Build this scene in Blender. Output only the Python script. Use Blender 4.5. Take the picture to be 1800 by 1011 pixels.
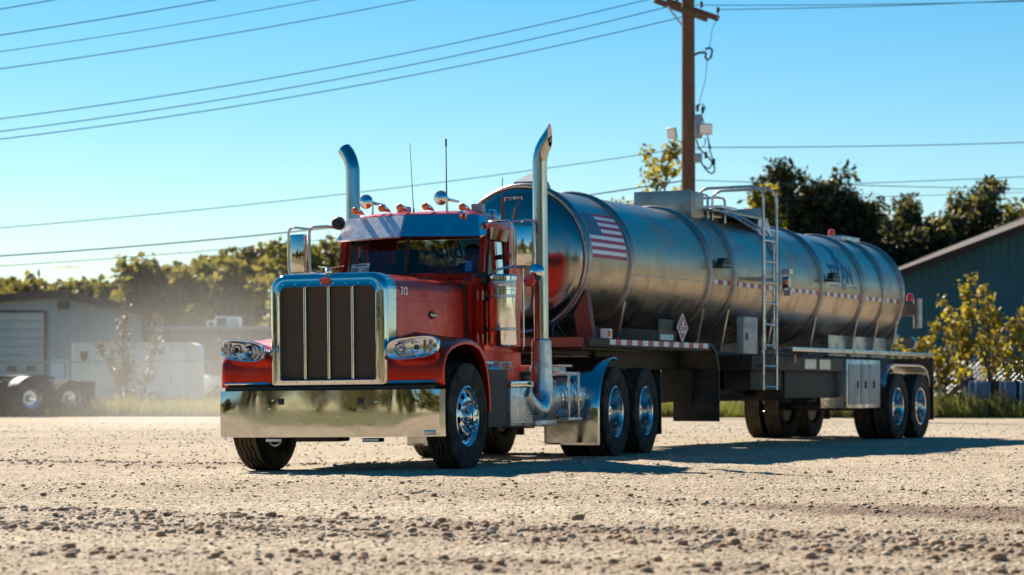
import bpy, bmesh, math, random
import numpy as np
from mathutils import Vector, Matrix

for _o in list(bpy.data.objects):
    bpy.data.objects.remove(_o)
SC = bpy.context.scene
COL = SC.collection
R = math.radians

# ------------------------------------------------------------------ camera
FPX = 4250.0            # focal length in photograph pixels (1800 wide)
HOR = 683.0             # photograph row of the horizon
CAMH = 0.80
cam = bpy.data.cameras.new('camera')
cam.sensor_width = 36.0
cam.lens = FPX / 1800.0 * 36.0
cam.shift_y = (HOR - 505.5) / 1800.0
cam.clip_start = 0.1
cam.clip_end = 6000
cam.dof.use_dof = True
cam.dof.focus_distance = 20.5
cam.dof.aperture_fstop = 3.0
camo = bpy.data.objects.new('camera', cam)
COL.objects.link(camo)
camo.location = (0, 0, CAMH)
camo.rotation_euler = (R(90), 0, 0)
SC.camera = camo

# ------------------------------------------------------------------ sky and sun
TO_SUN = Vector((-0.68, 1.13, 1.0)).normalized()
SUN_EL = math.asin(TO_SUN.z)
SUN_AZ = math.atan2(TO_SUN.x, TO_SUN.y)       # clockwise from +Y
wd = bpy.data.worlds.new('World')
SC.world = wd
wd.use_nodes = True
nt = wd.node_tree
bg = nt.nodes['Background']
sky = nt.nodes.new('ShaderNodeTexSky')
sky.sky_type = 'NISHITA'
sky.sun_disc = False
sky.sun_elevation = SUN_EL
sky.sun_rotation = SUN_AZ
sky.altitude = 300
sky.air_density = 1.0
sky.dust_density = 0.12
sky.ozone_density = 2.2
hsv = nt.nodes.new('ShaderNodeHueSaturation')
hsv.inputs['Hue'].default_value = 0.491
hsv.inputs['Saturation'].default_value = 1.55
nt.links.new(sky.outputs[0], hsv.inputs['Color'])
nt.links.new(hsv.outputs[0], bg.inputs['Color'])
bg.inputs['Strength'].default_value = 0.050

sl = bpy.data.lights.new('sun', 'SUN')
sl.energy = 5.0
sl.angle = R(0.53)
sl.color = (1.0, 0.90, 0.76)
so = bpy.data.objects.new('sun', sl)
COL.objects.link(so)
so.rotation_euler = TO_SUN.to_track_quat('Z', 'Y').to_euler()
so.location = (-20, 40, 30)

vs = SC.view_settings
vs.view_transform = 'Standard'
vs.look = 'None'
vs.exposure = 1.22
vs.gamma = 1.0
vs.use_curve_mapping = False
SC.cycles.use_denoising = True
SC.cycles.max_bounces = 8
SC.cycles.transparent_max_bounces = 24
SC.cycles.volume_bounces = 1
SC.cycles.sample_clamp_indirect = 8.0

# ------------------------------------------------------------------ helpers
rng = np.random.default_rng(7)
random.seed(7)

def P(px, py, Y):
    """photograph pixel seen at distance Y -> world point"""
    return Vector(((px - 900) / FPX * Y, Y, CAMH + (HOR - py) / FPX * Y))

class MB:
    def __init__(s):
        s.v, s.f, s.m = [], [], []
    def add(s, vs, fs, mi=0):
        o = len(s.v)
        s.v += [tuple(v) for v in vs]
        s.f += [tuple(i + o for i in f) for f in fs]
        s.m += [mi] * len(fs)
        return s
    def box(s, x0, x1, y0, y1, z0, z1, mi=0, M=None):
        vs = [Vector((x, y, z)) for z in (z0, z1) for y in (y0, y1) for x in (x0, x1)]
        if M is not None:
            vs = [M @ v for v in vs]
        return s.add(vs, [(0, 2, 3, 1), (4, 5, 7, 6), (0, 1, 5, 4), (2, 6, 7, 3), (0, 4, 6, 2), (1, 3, 7, 5)], mi)
    def loft(s, rings, close=True, caps=True, mi=0):
        n = len(rings[0])
        vs = [p for r in rings for p in r]
        fs = []
        for i in range(len(rings) - 1):
            for j in range(n if close else n - 1):
                a, b = i * n + j, i * n + (j + 1) % n
                fs.append((a, b, b + n, a + n))
        if caps and close:
            fs.append(tuple(range(n))[::-1])
            fs.append(tuple(range((len(rings) - 1) * n, len(rings) * n)))
        return s.add(vs, fs, mi)
    def tube(s, pts, r, n=8, caps=True, mi=0):
        pts = [Vector(p) for p in pts]
        rs = r if isinstance(r, (list, tuple)) else [r] * len(pts)
        rings = []
        t = (pts[1] - pts[0]).normalized()
        u = t.cross(Vector((0, 0, 1)))
        if u.length < 1e-3:
            u = t.cross(Vector((0, 1, 0)))
        u.normalize()
        for i, p in enumerate(pts):
            if i == 0: t = (pts[1] - pts[0])
            elif i == len(pts) - 1: t = (pts[-1] - pts[-2])
            else: t = (pts[i + 1] - pts[i]).normalized() + (pts[i] - pts[i - 1]).normalized()
            t.normalize()
            u = (u - t * u.dot(t)).normalized()
            w = t.cross(u)
            k = 1.0
            if 0 < i < len(pts) - 1:
                c = (pts[i + 1] - pts[i]).normalized().dot(t)
                k = 1 / max(c, .5)
            rings.append([p + (u * math.cos(a) + w * math.sin(a)) * rs[i] for a in [2 * math.pi * j / n for j in range(n)]])
        return s.loft(rings, True, caps, mi)
    def cyl(s, p0, p1, r0, r1=None, n=16, caps=True, mi=0):
        return s.tube([p0, p1], [r0, r0 if r1 is None else r1], n, caps, mi)
    def lathe(s, prof, n=32, origin=(0, 0, 0), axis='X', caps=False, mi=0, skip=None, wob=None):
        """prof: list of (radius, distance along axis)"""
        o = Vector(origin)
        rings = []
        for k, (r, t) in enumerate(prof):
            ring = []
            for j in range(n):
                a = 2 * math.pi * j / n
                tt = t + (wob(k, j) if wob else 0)
                c, q = r * math.cos(a), r * math.sin(a)
                p = {'X': (tt, c, q), 'Y': (c, tt, q), 'Z': (c, q, tt)}[axis]
                ring.append(o + Vector(p))
            rings.append(ring)
        if skip is None:
            return s.loft(rings, True, caps, mi)
        vs = [p for r in rings for p in r]
        fs = []
        for i in range(len(rings) - 1):
            for j in range(n):
                if skip(i, j): continue
                a, b = i * n + j, i * n + (j + 1) % n
                fs.append((a, b, b + n, a + n))
        return s.add(vs, fs, mi)
    def sphere(s, c, r, n=12, m=8, sc=(1, 1, 1), mi=0):
        c = Vector(c)
        rings = []
        for i in range(1, m):
            th = math.pi * i / m
            rings.append([c + Vector((r * sc[0] * math.sin(th) * math.cos(2 * math.pi * j / n), r * sc[1] * math.sin(th) * math.sin(2 * math.pi * j / n), r * sc[2] * math.cos(th))) for j in range(n)])
        return s.loft(rings, True, True, mi)
    def grid(s, pts, mi=0):
        return s.loft(pts, False, False, mi)
    def prism(s, poly, d, mi=0):
        """poly: 3-D points of a planar outline, d: extrusion vector"""
        poly = [Vector(p) for p in poly]
        return s.loft([poly, [p + Vector(d) for p in poly]], True, True, mi)
    def bar(s, p0, p1, w, h, up=(0, 0, 1), mi=0):
        p0, p1 = Vector(p0), Vector(p1)
        t = (p1 - p0).normalized()
        u = t.cross(Vector(up)).normalized()
        v = u.cross(t)
        q = [u * (a * w / 2) + v * (b * h / 2) for a, b in ((-1, -1), (1, -1), (1, 1), (-1, 1))]
        return s.loft([[p0 + k for k in q], [p1 + k for k in q]], True, True, mi)
    def build(s, name, mats, parent=None, smooth=35, bevel=0, seg=2):
        me = bpy.data.meshes.new(name)
        me.from_pydata(s.v, [], s.f)
        if not isinstance(mats, (list, tuple)): mats = [mats]
        for m in mats: me.materials.append(m)
        if len(mats) > 1: me.polygons.foreach_set('material_index', s.m)
        bm = bmesh.new(); bm.from_mesh(me)
        bmesh.ops.recalc_face_normals(bm, faces=bm.faces)
        if bevel:
            es = [e for e in bm.edges if len(e.link_faces) == 2 and e.calc_face_angle(0) > R(40)]
            bmesh.ops.bevel(bm, geom=es, offset=bevel, segments=seg, affect='EDGES', profile=0.6, clamp_overlap=True)
        bm.to_mesh(me); bm.free()
        if smooth:
            me.polygons.foreach_set('use_smooth', [True] * len(me.polygons))
            me.set_sharp_from_angle(angle=R(smooth))
        return link(name, me, parent)

def link(name, me, parent=None, loc=None, rot=None):
    o = bpy.data.objects.new(name, me)
    COL.objects.link(o)
    if parent is not None: o.parent = parent
    if loc is not None: o.location = loc
    if rot is not None: o.rotation_euler = rot
    return o

def empty(name, loc=(0, 0, 0), rot=(0, 0, 0)):
    o = bpy.data.objects.new(name, None)
    o.empty_display_size = 0.2
    COL.objects.link(o)
    o.location = loc
    o.rotation_euler = rot
    return o

def tag(o, label=None, cat=None, group=None, kind=None):
    if label: o['label'] = label
    if cat: o['category'] = cat
    if group: o['group'] = group
    if kind: o['kind'] = kind
    return o

def copy_tree(o, parent=None):
    c = o.copy()
    COL.objects.link(c)
    c.parent = parent
    for ch in list(o.children): copy_tree(ch, c)
    return c

def np_mesh(name, verts, faces, mats, smooth=False, mat_idx=None):
    """verts (N,3), faces (M,k)"""
    verts = np.asarray(verts, np.float32); faces = np.asarray(faces, np.int32)
    me = bpy.data.meshes.new(name)
    k = faces.shape[1]
    me.vertices.add(len(verts)); me.vertices.foreach_set('co', verts.ravel())
    me.loops.add(faces.size); me.loops.foreach_set('vertex_index', faces.ravel())
    me.polygons.add(len(faces))
    me.polygons.foreach_set('loop_start', np.arange(0, faces.size, k, dtype=np.int32))
    if not isinstance(mats, (list, tuple)): mats = [mats]
    for m in mats: me.materials.append(m)
    if mat_idx is not None: me.polygons.foreach_set('material_index', np.asarray(mat_idx, np.int32))
    me.update(calc_edges=True)
    me.validate()
    if smooth: me.polygons.foreach_set('use_smooth', [True] * len(me.polygons))
    return me

_T = rng.random((8, 256, 256))
def vn(x, y, seed=0):
    """smooth value noise, 0..1"""
    x = np.asarray(x, float); y = np.asarray(y, float)
    ix, iy = np.floor(x).astype(int), np.floor(y).astype(int)
    fx, fy = x - ix, y - iy
    fx = fx * fx * (3 - 2 * fx); fy = fy * fy * (3 - 2 * fy)
    t = _T[seed % 8]
    g = lambda a, b: t[a & 255, b & 255]
    return (g(ix, iy) * (1 - fx) + g(ix + 1, iy) * fx) * (1 - fy) + (g(ix, iy + 1) * (1 - fx) + g(ix + 1, iy + 1) * fx) * fy
def fbm(x, y, o=4, seed=0):
    s = 0; a = .5
    for k in range(o):
        s = s + a * (vn(x, y, seed + k) - .5); a *= .5; x = x * 2.03 + 11.3; y = y * 2.03 + 5.7
    return s

# ------------------------------------------------------------------ materials
def pm(name, col, rough=.5, metal=0., coat=0., var=None, bump=None, spec=None, rvar=None, stretch=(1, 1, 1), col2=None, emit=None, trans=0., coords='Object'):
    m = bpy.data.materials.new(name)
    m.use_nodes = True
    n = m.node_tree.nodes; L = m.node_tree.links
    b = n['Principled BSDF']
    b.inputs['Base Color'].default_value = (*col, 1)
    b.inputs['Roughness'].default_value = rough
    b.inputs['Metallic'].default_value = metal
    b.inputs['Coat Weight'].default_value = coat
    b.inputs['Coat Roughness'].default_value = .03
    if spec is not None: b.inputs['Specular IOR Level'].default_value = spec
    if emit:
        b.inputs['Emission Color'].default_value = (*emit[0], 1); b.inputs['Emission Strength'].default_value = emit[1]
    if var or bump or rvar:
        tc = n.new('ShaderNodeTexCoord'); mp = n.new('ShaderNodeMapping')
        mp.inputs['Scale'].default_value = stretch
        L.new(tc.outputs[coords], mp.inputs[0])
    def noise(scale, det=5):
        t = n.new('ShaderNodeTexNoise'); t.inputs['Scale'].default_value = scale; t.inputs['Detail'].default_value = det
        t.inputs['Roughness'].default_value = .6
        L.new(mp.outputs[0], t.inputs['Vector']); return t
    if var:
        t = noise(var[0]); r = n.new('ShaderNodeMapRange')
        r.inputs[1].default_value = .3; r.inputs[2].default_value = .7
        L.new(t.outputs[0], r.inputs[0])
        mx = n.new('ShaderNodeMix'); mx.data_type = 'RGBA'
        c2 = col2 if col2 else tuple(c * (1 - var[1]) for c in col)
        c1 = col if col2 else tuple(min(1, c * (1 + var[1])) for c in col)
        mx.inputs[6].default_value = (*c1, 1); mx.inputs[7].default_value = (*c2, 1)
        L.new(r.outputs[0], mx.inputs[0]); L.new(mx.outputs[2], b.inputs['Base Color'])
    if rvar:
        t = noise(rvar[0]); r = n.new('ShaderNodeMapRange')
        r.inputs[1].default_value = .35; r.inputs[2].default_value = .7
        r.inputs[3].default_value = rvar[1]; r.inputs[4].default_value = rvar[2]
        L.new(t.outputs[0], r.inputs[0]); L.new(r.outputs[0], b.inputs['Roughness'])
    if bump:
        t = noise(bump[0], 6); bp = n.new('ShaderNodeBump')
        bp.inputs['Strength'].default_value = bump[1]; bp.inputs['Distance'].default_value = bump[2] if len(bump) > 2 else .02
        L.new(t.outputs[0], bp.inputs['Height']); L.new(bp.outputs[0], b.inputs['Normal'])
    if trans:
        tr = n.new('ShaderNodeBsdfTranslucent'); ms = n.new('ShaderNodeMixShader')
        ms.inputs[0].default_value = trans
        tr.inputs[0].default_value = (*[min(1, c * 1.6) for c in col], 1)
        if var: L.new(mx.outputs[2], tr.inputs[0])
        L.new(b.outputs[0], ms.inputs[1]); L.new(tr.outputs[0], ms.inputs[2])
        L.new(ms.outputs[0], n['Material Output'].inputs['Surface'])
    return m

def glass(name, tint, refl=.06):
    m = bpy.data.materials.new(name); m.use_nodes = True
    n = m.node_tree.nodes; L = m.node_tree.links
    n.remove(n['Principled BSDF'])
    t = n.new('ShaderNodeBsdfTransparent'); t.inputs[0].default_value = (*tint, 1)
    g = n.new('ShaderNodeBsdfGlossy'); g.inputs['Roughness'].default_value = .02
    f = n.new('ShaderNodeFresnel'); f.inputs[0].default_value = 1.55
    ms = n.new('ShaderNodeMixShader')
    L.new(f.outputs[0], ms.inputs[0]); L.new(t.outputs[0], ms.inputs[1]); L.new(g.outputs[0], ms.inputs[2])
    L.new(ms.outputs[0], n['Material Output'].inputs['Surface'])
    return m

M = {}
M['chrome'] = pm('polished_chrome', (.72, .73, .75), .06, 1, rvar=(9, .04, .16), bump=(6, .05, .01))
M['stack'] = pm('stack_chrome', (.44, .44, .44), .1, 1, rvar=(4, .05, .18), var=(2, .15))
M['chrome_worn'] = pm('worn_polished_steel', (.62, .61, .59), .1, 1, rvar=(5, .03, .10), bump=(3, .04, .012))
M['alu'] = pm('brushed_aluminium', (.55, .56, .57), .3, 1, rvar=(12, .2, .42), bump=(40, .06, .004))
M['alu_wheel'] = pm('polished_aluminium_wheel', (.66, .68, .70), .14, 1, rvar=(10, .08, .25))
M['steel'] = pm('tank_stainless', (.43, .36, .28), .32, 1, var=(1.2, .07), rvar=(3, .26, .40), stretch=(2, .35, 2), bump=(.7, .03, .02))
M['steel_head'] = pm('tank_head_stainless', (.34, .31, .28), .14, 1, rvar=(4, .10, .24), bump=(1.5, .06, .03))
M['ring'] = pm('tank_ring_steel', (.34, .32, .30), .34, 1, var=(4, .25), rvar=(8, .28, .5))
M['red'] = pm('red_truck_paint', (.60, .028, .008), .22, .72, coat=.22, rvar=(6, .25, .4), var=(3, .12), spec=.4)
M['visor_worn'] = pm('scratched_visor_steel', (.74, .74, .75), .45, .75, var=(26, .25), rvar=(9, .35, .6))
M['black'] = pm('black_plastic', (.010, .009, .009), .5, 0, rvar=(10, .4, .65))
M['dark'] = pm('dirty_frame_paint', (.014, .012, .010), .6, 0, var=(5, .4), col2=(.028, .023, .018))
M['under'] = pm('dusty_trailer_steel', (.055, .046, .036), .6, .2, var=(4, .4), col2=(.028, .024, .02))
M['rubber'] = pm('tyre_rubber', (.012, .011, .010), .8, 0, spec=.25, var=(5, .3), col2=(.03, .025, .02), bump=(60, .15, .004))
M['rubber_dusty'] = pm('dusty_tyre_tread', (.10, .08, .052), .9, 0, spec=.2, var=(6, .4), col2=(.035, .028, .02))
M['interior'] = pm('cab_interior', (.016, .014, .014), .7)
M['glass'] = glass('tinted_windscreen', (.34, .36, .32))
M['glass_side'] = glass('side_window_glass', (.5, .58, .6))
M['lens'] = glass('clear_lamp_lens', (.9, .92, .95))
M['amber'] = pm('amber_lens', (.75, .16, .02), .15, 0, coat=.6)
M['redlens'] = pm('red_lens', (.75, .03, .015), .18, 0, coat=.6)
M['boxgrey'] = pm('dull_white_box', (.40, .41, .40), .45, .1, var=(5, .15))
M['white'] = pm('white_paint', (.75, .75, .74), .4, 0, var=(6, .08))
M['redtape'] = pm('red_reflective_tape', (.42, .02, .03), .35)
M['whitetape'] = pm('white_reflective_tape', (.78, .8, .82), .3)
M['navy'] = pm('blue_print', (.010, .07, .20), .4, 0, var=(9, .2))
M['flagblue'] = pm('flag_blue', (.012, .05, .14), .4)
M['flagred'] = pm('flag_red', (.38, .012, .05), .4)
M['blackprint'] = pm('black_print', (.012, .012, .016), .5)

def weather(m, scale, lo, hi, col, amt, stretch=(1, 1, 1), scale2=None):
    """dried dust, spatter and streaks lying on a surface"""
    n = m.node_tree.nodes; L = m.node_tree.links; b = n['Principled BSDF']
    tc = n.new('ShaderNodeTexCoord'); mp = n.new('ShaderNodeMapping'); mp.inputs['Scale'].default_value = stretch; L.new(tc.outputs['Object'], mp.inputs[0])
    t = n.new('ShaderNodeTexNoise'); t.inputs['Scale'].default_value = scale; t.inputs['Detail'].default_value = 6; t.inputs['Roughness'].default_value = .65; L.new(mp.outputs[0], t.inputs['Vector'])
    r = n.new('ShaderNodeMapRange'); r.inputs[1].default_value = lo; r.inputs[2].default_value = hi; r.inputs[3].default_value = 0; r.inputs[4].default_value = amt; L.new(t.outputs[0], r.inputs[0])
    fac = r.outputs[0]
    def mixin(sock, val, dt):
        mx = n.new('ShaderNodeMix'); mx.data_type = dt; L.new(fac, mx.inputs[0])
        ia, ib, io = (6, 7, 2) if dt == 'RGBA' else (2, 3, 0)
        s = b.inputs[sock]
        if s.links: L.new(s.links[0].from_socket, mx.inputs[ia])
        else: mx.inputs[ia].default_value = s.default_value
        mx.inputs[ib].default_value = val
        L.new(mx.outputs[io], s)
    mixin('Base Color', (*col, 1), 'RGBA'); mixin('Roughness', .75, 'FLOAT'); mixin('Metallic', 0., 'FLOAT'); mixin('Coat Weight', 0., 'FLOAT')
weather(M['chrome_worn'], 22, .66, .72, (.30, .25, .19), .7)
weather(M['chrome_worn'], 2.2, .55, .80, (.34, .28, .21), .16)
weather(M['visor_worn'], 30, .62, .68, (.75, .75, .74), .9)
weather(M['red'], 3.5, .52, .80, (.30, .16, .10), .18)
weather(M['red'], 45, .70, .74, (.30, .24, .18), .6)
weather(M['steel'], 4, .52, .75, (.20, .17, .135), .45, (1, 1, .18))
weather(M['steel'], 1.1, .50, .72, (.26, .22, .175), .35)
weather(M['alu'], 5, .48, .70, (.22, .18, .14), .5)
weather(M['alu_wheel'], 7, .52, .72, (.28, .23, .17), .35)
weather(M['rubber'], 6, .46, .70, (.13, .105, .075), .45)
weather(M['black'], 5, .46, .70, (.10, .08, .06), .4)
weather(M['chrome'], 4, .56, .78, (.32, .27, .21), .22)
weather(M['boxgrey'], 6, .50, .66, (.25, .17, .12), .5, (1, 1, .4))
# ================================================================== GROUND
TR_LOC = Vector((-1.50, 23.93, 0)); TR_YAW = R(-19.0); TR_ROLL = -0.011      # tractor: front axle centre
KP = Vector((0.258, 29.04, 0)); TL_YAW = R(-26.0)                             # trailer: kingpin

RIDGES = [  # (x0,y0,x1,y1,height,width,stones)
    (-3.6, 15.9, 3.0, 11.9, .036, .36, 1.0), (-3.2, 14.4, 3.0, 11.0, .020, .30, .6),
    (-6.0, 26.4, -2.4, 25.9, .034, .5, .6), (-2.2, 13.6, 2.2, 13.4, .014, .25, .5),
    (.3, 17.4, 4.2, 15.2, .016, .4, .3), (-3.0, 12.0, 2.4, 10.3, .014, .25, .5), (-8.0, 21.2, 6, 18.0, .014, .35, .12)]
def ridge_d(x, y, r):
    x0, y0, x1, y1 = r[:4]
    dx, dy = x1 - x0, y1 - y0; L = math.hypot(dx, dy)
    t = np.clip(((x - x0) * dx + (y - y0) * dy) / L ** 2, -.6, 1.6)
    wob = .22 * (vn(t * L * .9, np.full_like(t, r[1]), 3) - .5)
    return np.abs((x - x0) * dy - (y - y0) * dx) / L + wob * 0, (((x - x0) * dy - (y - y0) * dx) / L + wob), t
def gz(x, y):
    x = np.asarray(x, float); y = np.asarray(y, float)
    near = np.clip((70 - y) / 25, 0, 1) * np.clip((y + 40) / 30, 0, 1) * np.clip((40 - np.abs(x)) / 20, 0, 1)
    z = .05 * (vn(x * .22, y * .16, 1) - .5) * np.clip((20 - np.abs(y - 12)) / 12, 0, 1)
    z = z + near * (.030 * fbm(x * .9, y * .9, 3, 2) + .036 * fbm(x * 5, y * 5, 3, 4) * np.clip((34 - y) / 10, .15, 1))
    pit = fbm(x * 14, y * 14, 2, 6)
    z = z + near * .024 * np.maximum(pit, -.1) * np.clip((30 - y) / 8, 0, 1)
    for r in RIDGES:
        _, d, t = ridge_d(x, y, r)
        amp = .35 + .65 * vn(t * 9, t * 0 + 2.2, 5)
        fade = np.clip((t + .5) * 3, 0, 1) * np.clip((1.5 - t) * 3, 0, 1)
        z = z + fade * amp * r[4] * (np.exp(-(d / r[5]) ** 2) - .45 * np.exp(-((d + r[5] * 2.2) / (r[5] * 1.3)) ** 2))
    # the yard leans a little under the tractor
    lx = (x - TR_LOC.x) * math.cos(TR_YAW) + (y - TR_LOC.y) * math.sin(TR_YAW)
    ly = -(x - TR_LOC.x) * math.sin(TR_YAW) + (y - TR_LOC.y) * math.cos(TR_YAW)
    ux = np.clip(lx / 2.2, -1, 1)
    z = z * np.where((np.abs(lx) < 1.6) & (np.abs(ly - 2.8) < 4.4), .45, 1.0)
    z = z - TR_ROLL * 2.2 * np.sin(ux * math.pi / 2) * np.clip((2.0 - np.abs(lx) / 2.4), 0, 1) * np.clip(2 - np.abs(ly - 2) / 4.5, 0, 1)
    return z
def gz1(x, y): return float(gz(np.array([x]), np.array([y]))[0])

def axis(segs, lo, hi):
    a = []
    for s, e, st in segs: a += list(np.arange(s, e, st))
    a.append(segs[-1][1])
    st = segs[-1][2]; v = a[-1]
    while v < hi: st *= 1.28; v += st; a.append(v)
    st = segs[0][2]; v = a[0]; b = []
    while v > lo: st *= 1.28; v -= st; b.append(v)
    return np.array(b[::-1] + a)
gx = axis([(-6.5, 6.5, .042)], -900, 900)
gy = axis([(8.5, 19, .032), (19, 31, .055), (31, 66, .25)], -900, 1800)
GX, GY = np.meshgrid(gx, gy)
GZ = gz(GX, GY)
nx, ny = len(gx), len(gy)
idx = np.arange(nx * ny).reshape(ny, nx)
gf = np.stack([idx[:-1, :-1], idx[:-1, 1:], idx[1:, 1:], idx[1:, :-1]], -1).reshape(-1, 4)

gm = bpy.data.materials.new('gravel_yard'); gm.use_nodes = True
n = gm.node_tree.nodes; L = gm.node_tree.links; b = n['Principled BSDF']
tc = n.new('ShaderNodeTexCoord')
def gnoise(sc, det=6, rough=.62, stretch=None):
    t = n.new('ShaderNodeTexNoise'); t.inputs['Scale'].default_value = sc; t.inputs['Detail'].default_value = det; t.inputs['Roughness'].default_value = rough
    if stretch:
        mp = n.new('ShaderNodeMapping'); mp.inputs['Scale'].default_value = stretch
        L.new(tc.outputs['Object'], mp.inputs[0]); L.new(mp.outputs[0], t.inputs['Vector'])
    else: L.new(tc.outputs['Object'], t.inputs['Vector'])
    return t
def ramp(src, a, bb, c0, c1):
    r = n.new('ShaderNodeValToRGB'); r.color_ramp.elements[0].position = a; r.color_ramp.elements[1].position = bb
    r.color_ramp.elements[0].color = (*c0, 1); r.color_ramp.elements[1].color = (*c1, 1)
    L.new(src, r.inputs[0]); return r
def mixc(f, a, bb, typ='MIX'):
    m = n.new('ShaderNodeMix'); m.data_type = 'RGBA'; m.blend_type = typ
    if isinstance(f, float): m.inputs[0].default_value = f
    else: L.new(f, m.inputs[0])
    for s, v in ((6, a), (7, bb)):
        if isinstance(v, tuple): m.inputs[s].default_value = (*v, 1)
        else: L.new(v, m.inputs[s])
    return m.outputs[2]
big = ramp(gnoise(.35, 4, .6, (.6, 1, 1)).outputs[0], .35, .68, (.56, .495, .405), (.43, .365, .29))
fine = ramp(gnoise(9).outputs[0], .30, .72, (.62, .56, .47), (1.12, 1.1, 1.05))
col = mixc(1.0, big.outputs[0], fine.outputs[0], 'MULTIPLY')
vor = n.new('ShaderNodeTexVoronoi'); vor.inputs['Scale'].default_value = 34; L.new(tc.outputs['Object'], vor.inputs['Vector'])
peb = ramp(vor.outputs['Color'], .1, .9, (.62, .6, .56), (1.15, 1.12, 1.08))
col = mixc(.7, col, mixc(1.0, col, peb.outputs[0], 'MULTIPLY'))
at = n.new('ShaderNodeAttribute'); at.attribute_name = 'stain'
col = mixc(at.outputs['Fac'], col, (.16, .088, .038))
L.new(col, b.inputs['Base Color'])
rr = n.new('ShaderNodeMapRange'); L.new(at.outputs['Fac'], rr.inputs[0]); rr.inputs[3].default_value = .95; rr.inputs[4].default_value = .55
L.new(rr.outputs[0], b.inputs['Roughness']); b.inputs['Specular IOR Level'].default_value = .2
bp1 = n.new('ShaderNodeBump'); bp1.inputs['Strength'].default_value = .6; bp1.inputs['Distance'].default_value = .035
L.new(vor.outputs['Distance'], bp1.inputs['Height'])
bp2 = n.new('ShaderNodeBump'); bp2.inputs['Strength'].default_value = .6; bp2.inputs['Distance'].default_value = .05
L.new(gnoise(22).outputs[0], bp2.inputs['Height']); L.new(bp1.outputs[0], bp2.inputs['Normal'])
L.new(bp2.outputs[0], b.inputs['Normal'])
M['ground'] = gm

gme = np_mesh('ground', np.stack([GX, GY, GZ], -1).reshape(-1, 3), gf, gm, smooth=True)
_, wd_, wt_ = ridge_d(GX, GY, (1.1, 16.7, 4.2, 15.0))
stain = np.clip(2.0 * np.exp(-(wd_ / (.45 + .5 * np.clip(wt_, 0, 1))) ** 2) * np.clip((wt_ + .2) * 1.6, 0, 1) * (.35 + 1.1 * vn(GX * 2.3, GY * 1.6, 2)), 0, .9)
_, wd2, wt2 = ridge_d(GX, GY, RIDGES[2])
stain = np.maximum(stain, .45 * np.exp(-(wd2 / .5) ** 2) * np.clip((wt2 + .5) * 2, 0, 1) * np.clip((1.4 - wt2) * 2, 0, 1) * vn(GX * 2, GY * 2, 1))
stain = np.maximum(stain, np.clip(.42 * (fbm(GX * .5, GY * .9, 4, 3) * 3.2), 0, .4) * np.clip((24 - GY) / 6, 0, 1))
for rd in RIDGES:
    _, d_, t_ = ridge_d(GX, GY, rd)
    stain = np.maximum(stain, .85 * rd[6] ** .5 * np.exp(-(d_ / (rd[5] * 1.5)) ** 2) * np.clip((t_ + .5) * 3, 0, 1) * np.clip((1.5 - t_) * 3, 0, 1) * (.25 + .9 * vn(GX * 3, GY * 3, 6)))
stain = np.clip(stain + .5 * np.clip(fbm(GX * 3.5, GY * 6, 3, 1) - .05, 0, 1), 0, .92)
sa = gme.attributes.new('stain', 'FLOAT', 'POINT'); sa.data.foreach_set('value', stain.ravel().astype(np.float32))
tag(link('ground', gme), kind='structure')

M['puddle'] = pm('muddy_water', (.16, .12, .08), .12, 0, spec=.6)
for px, py, rx, ry in ((1735, 890, .16, .30), (1690, 903, .20, .28)):
    Y = CAMH * FPX / (py - HOR); c = P(px, py, Y)
    mb = MB(); ring = []
    for j in range(28):
        a = 2 * math.pi * j / 28; q = 1 + .3 * math.sin(3 * a + px) + .15 * math.sin(7 * a)
        ring.append((c.x + rx * q * math.cos(a), c.y + ry * q * math.sin(a), gz1(c.x, c.y) - .005))
    mb.add(ring, [tuple(range(28))])
    tag(mb.build('puddle', M['puddle']), kind='structure')

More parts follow.
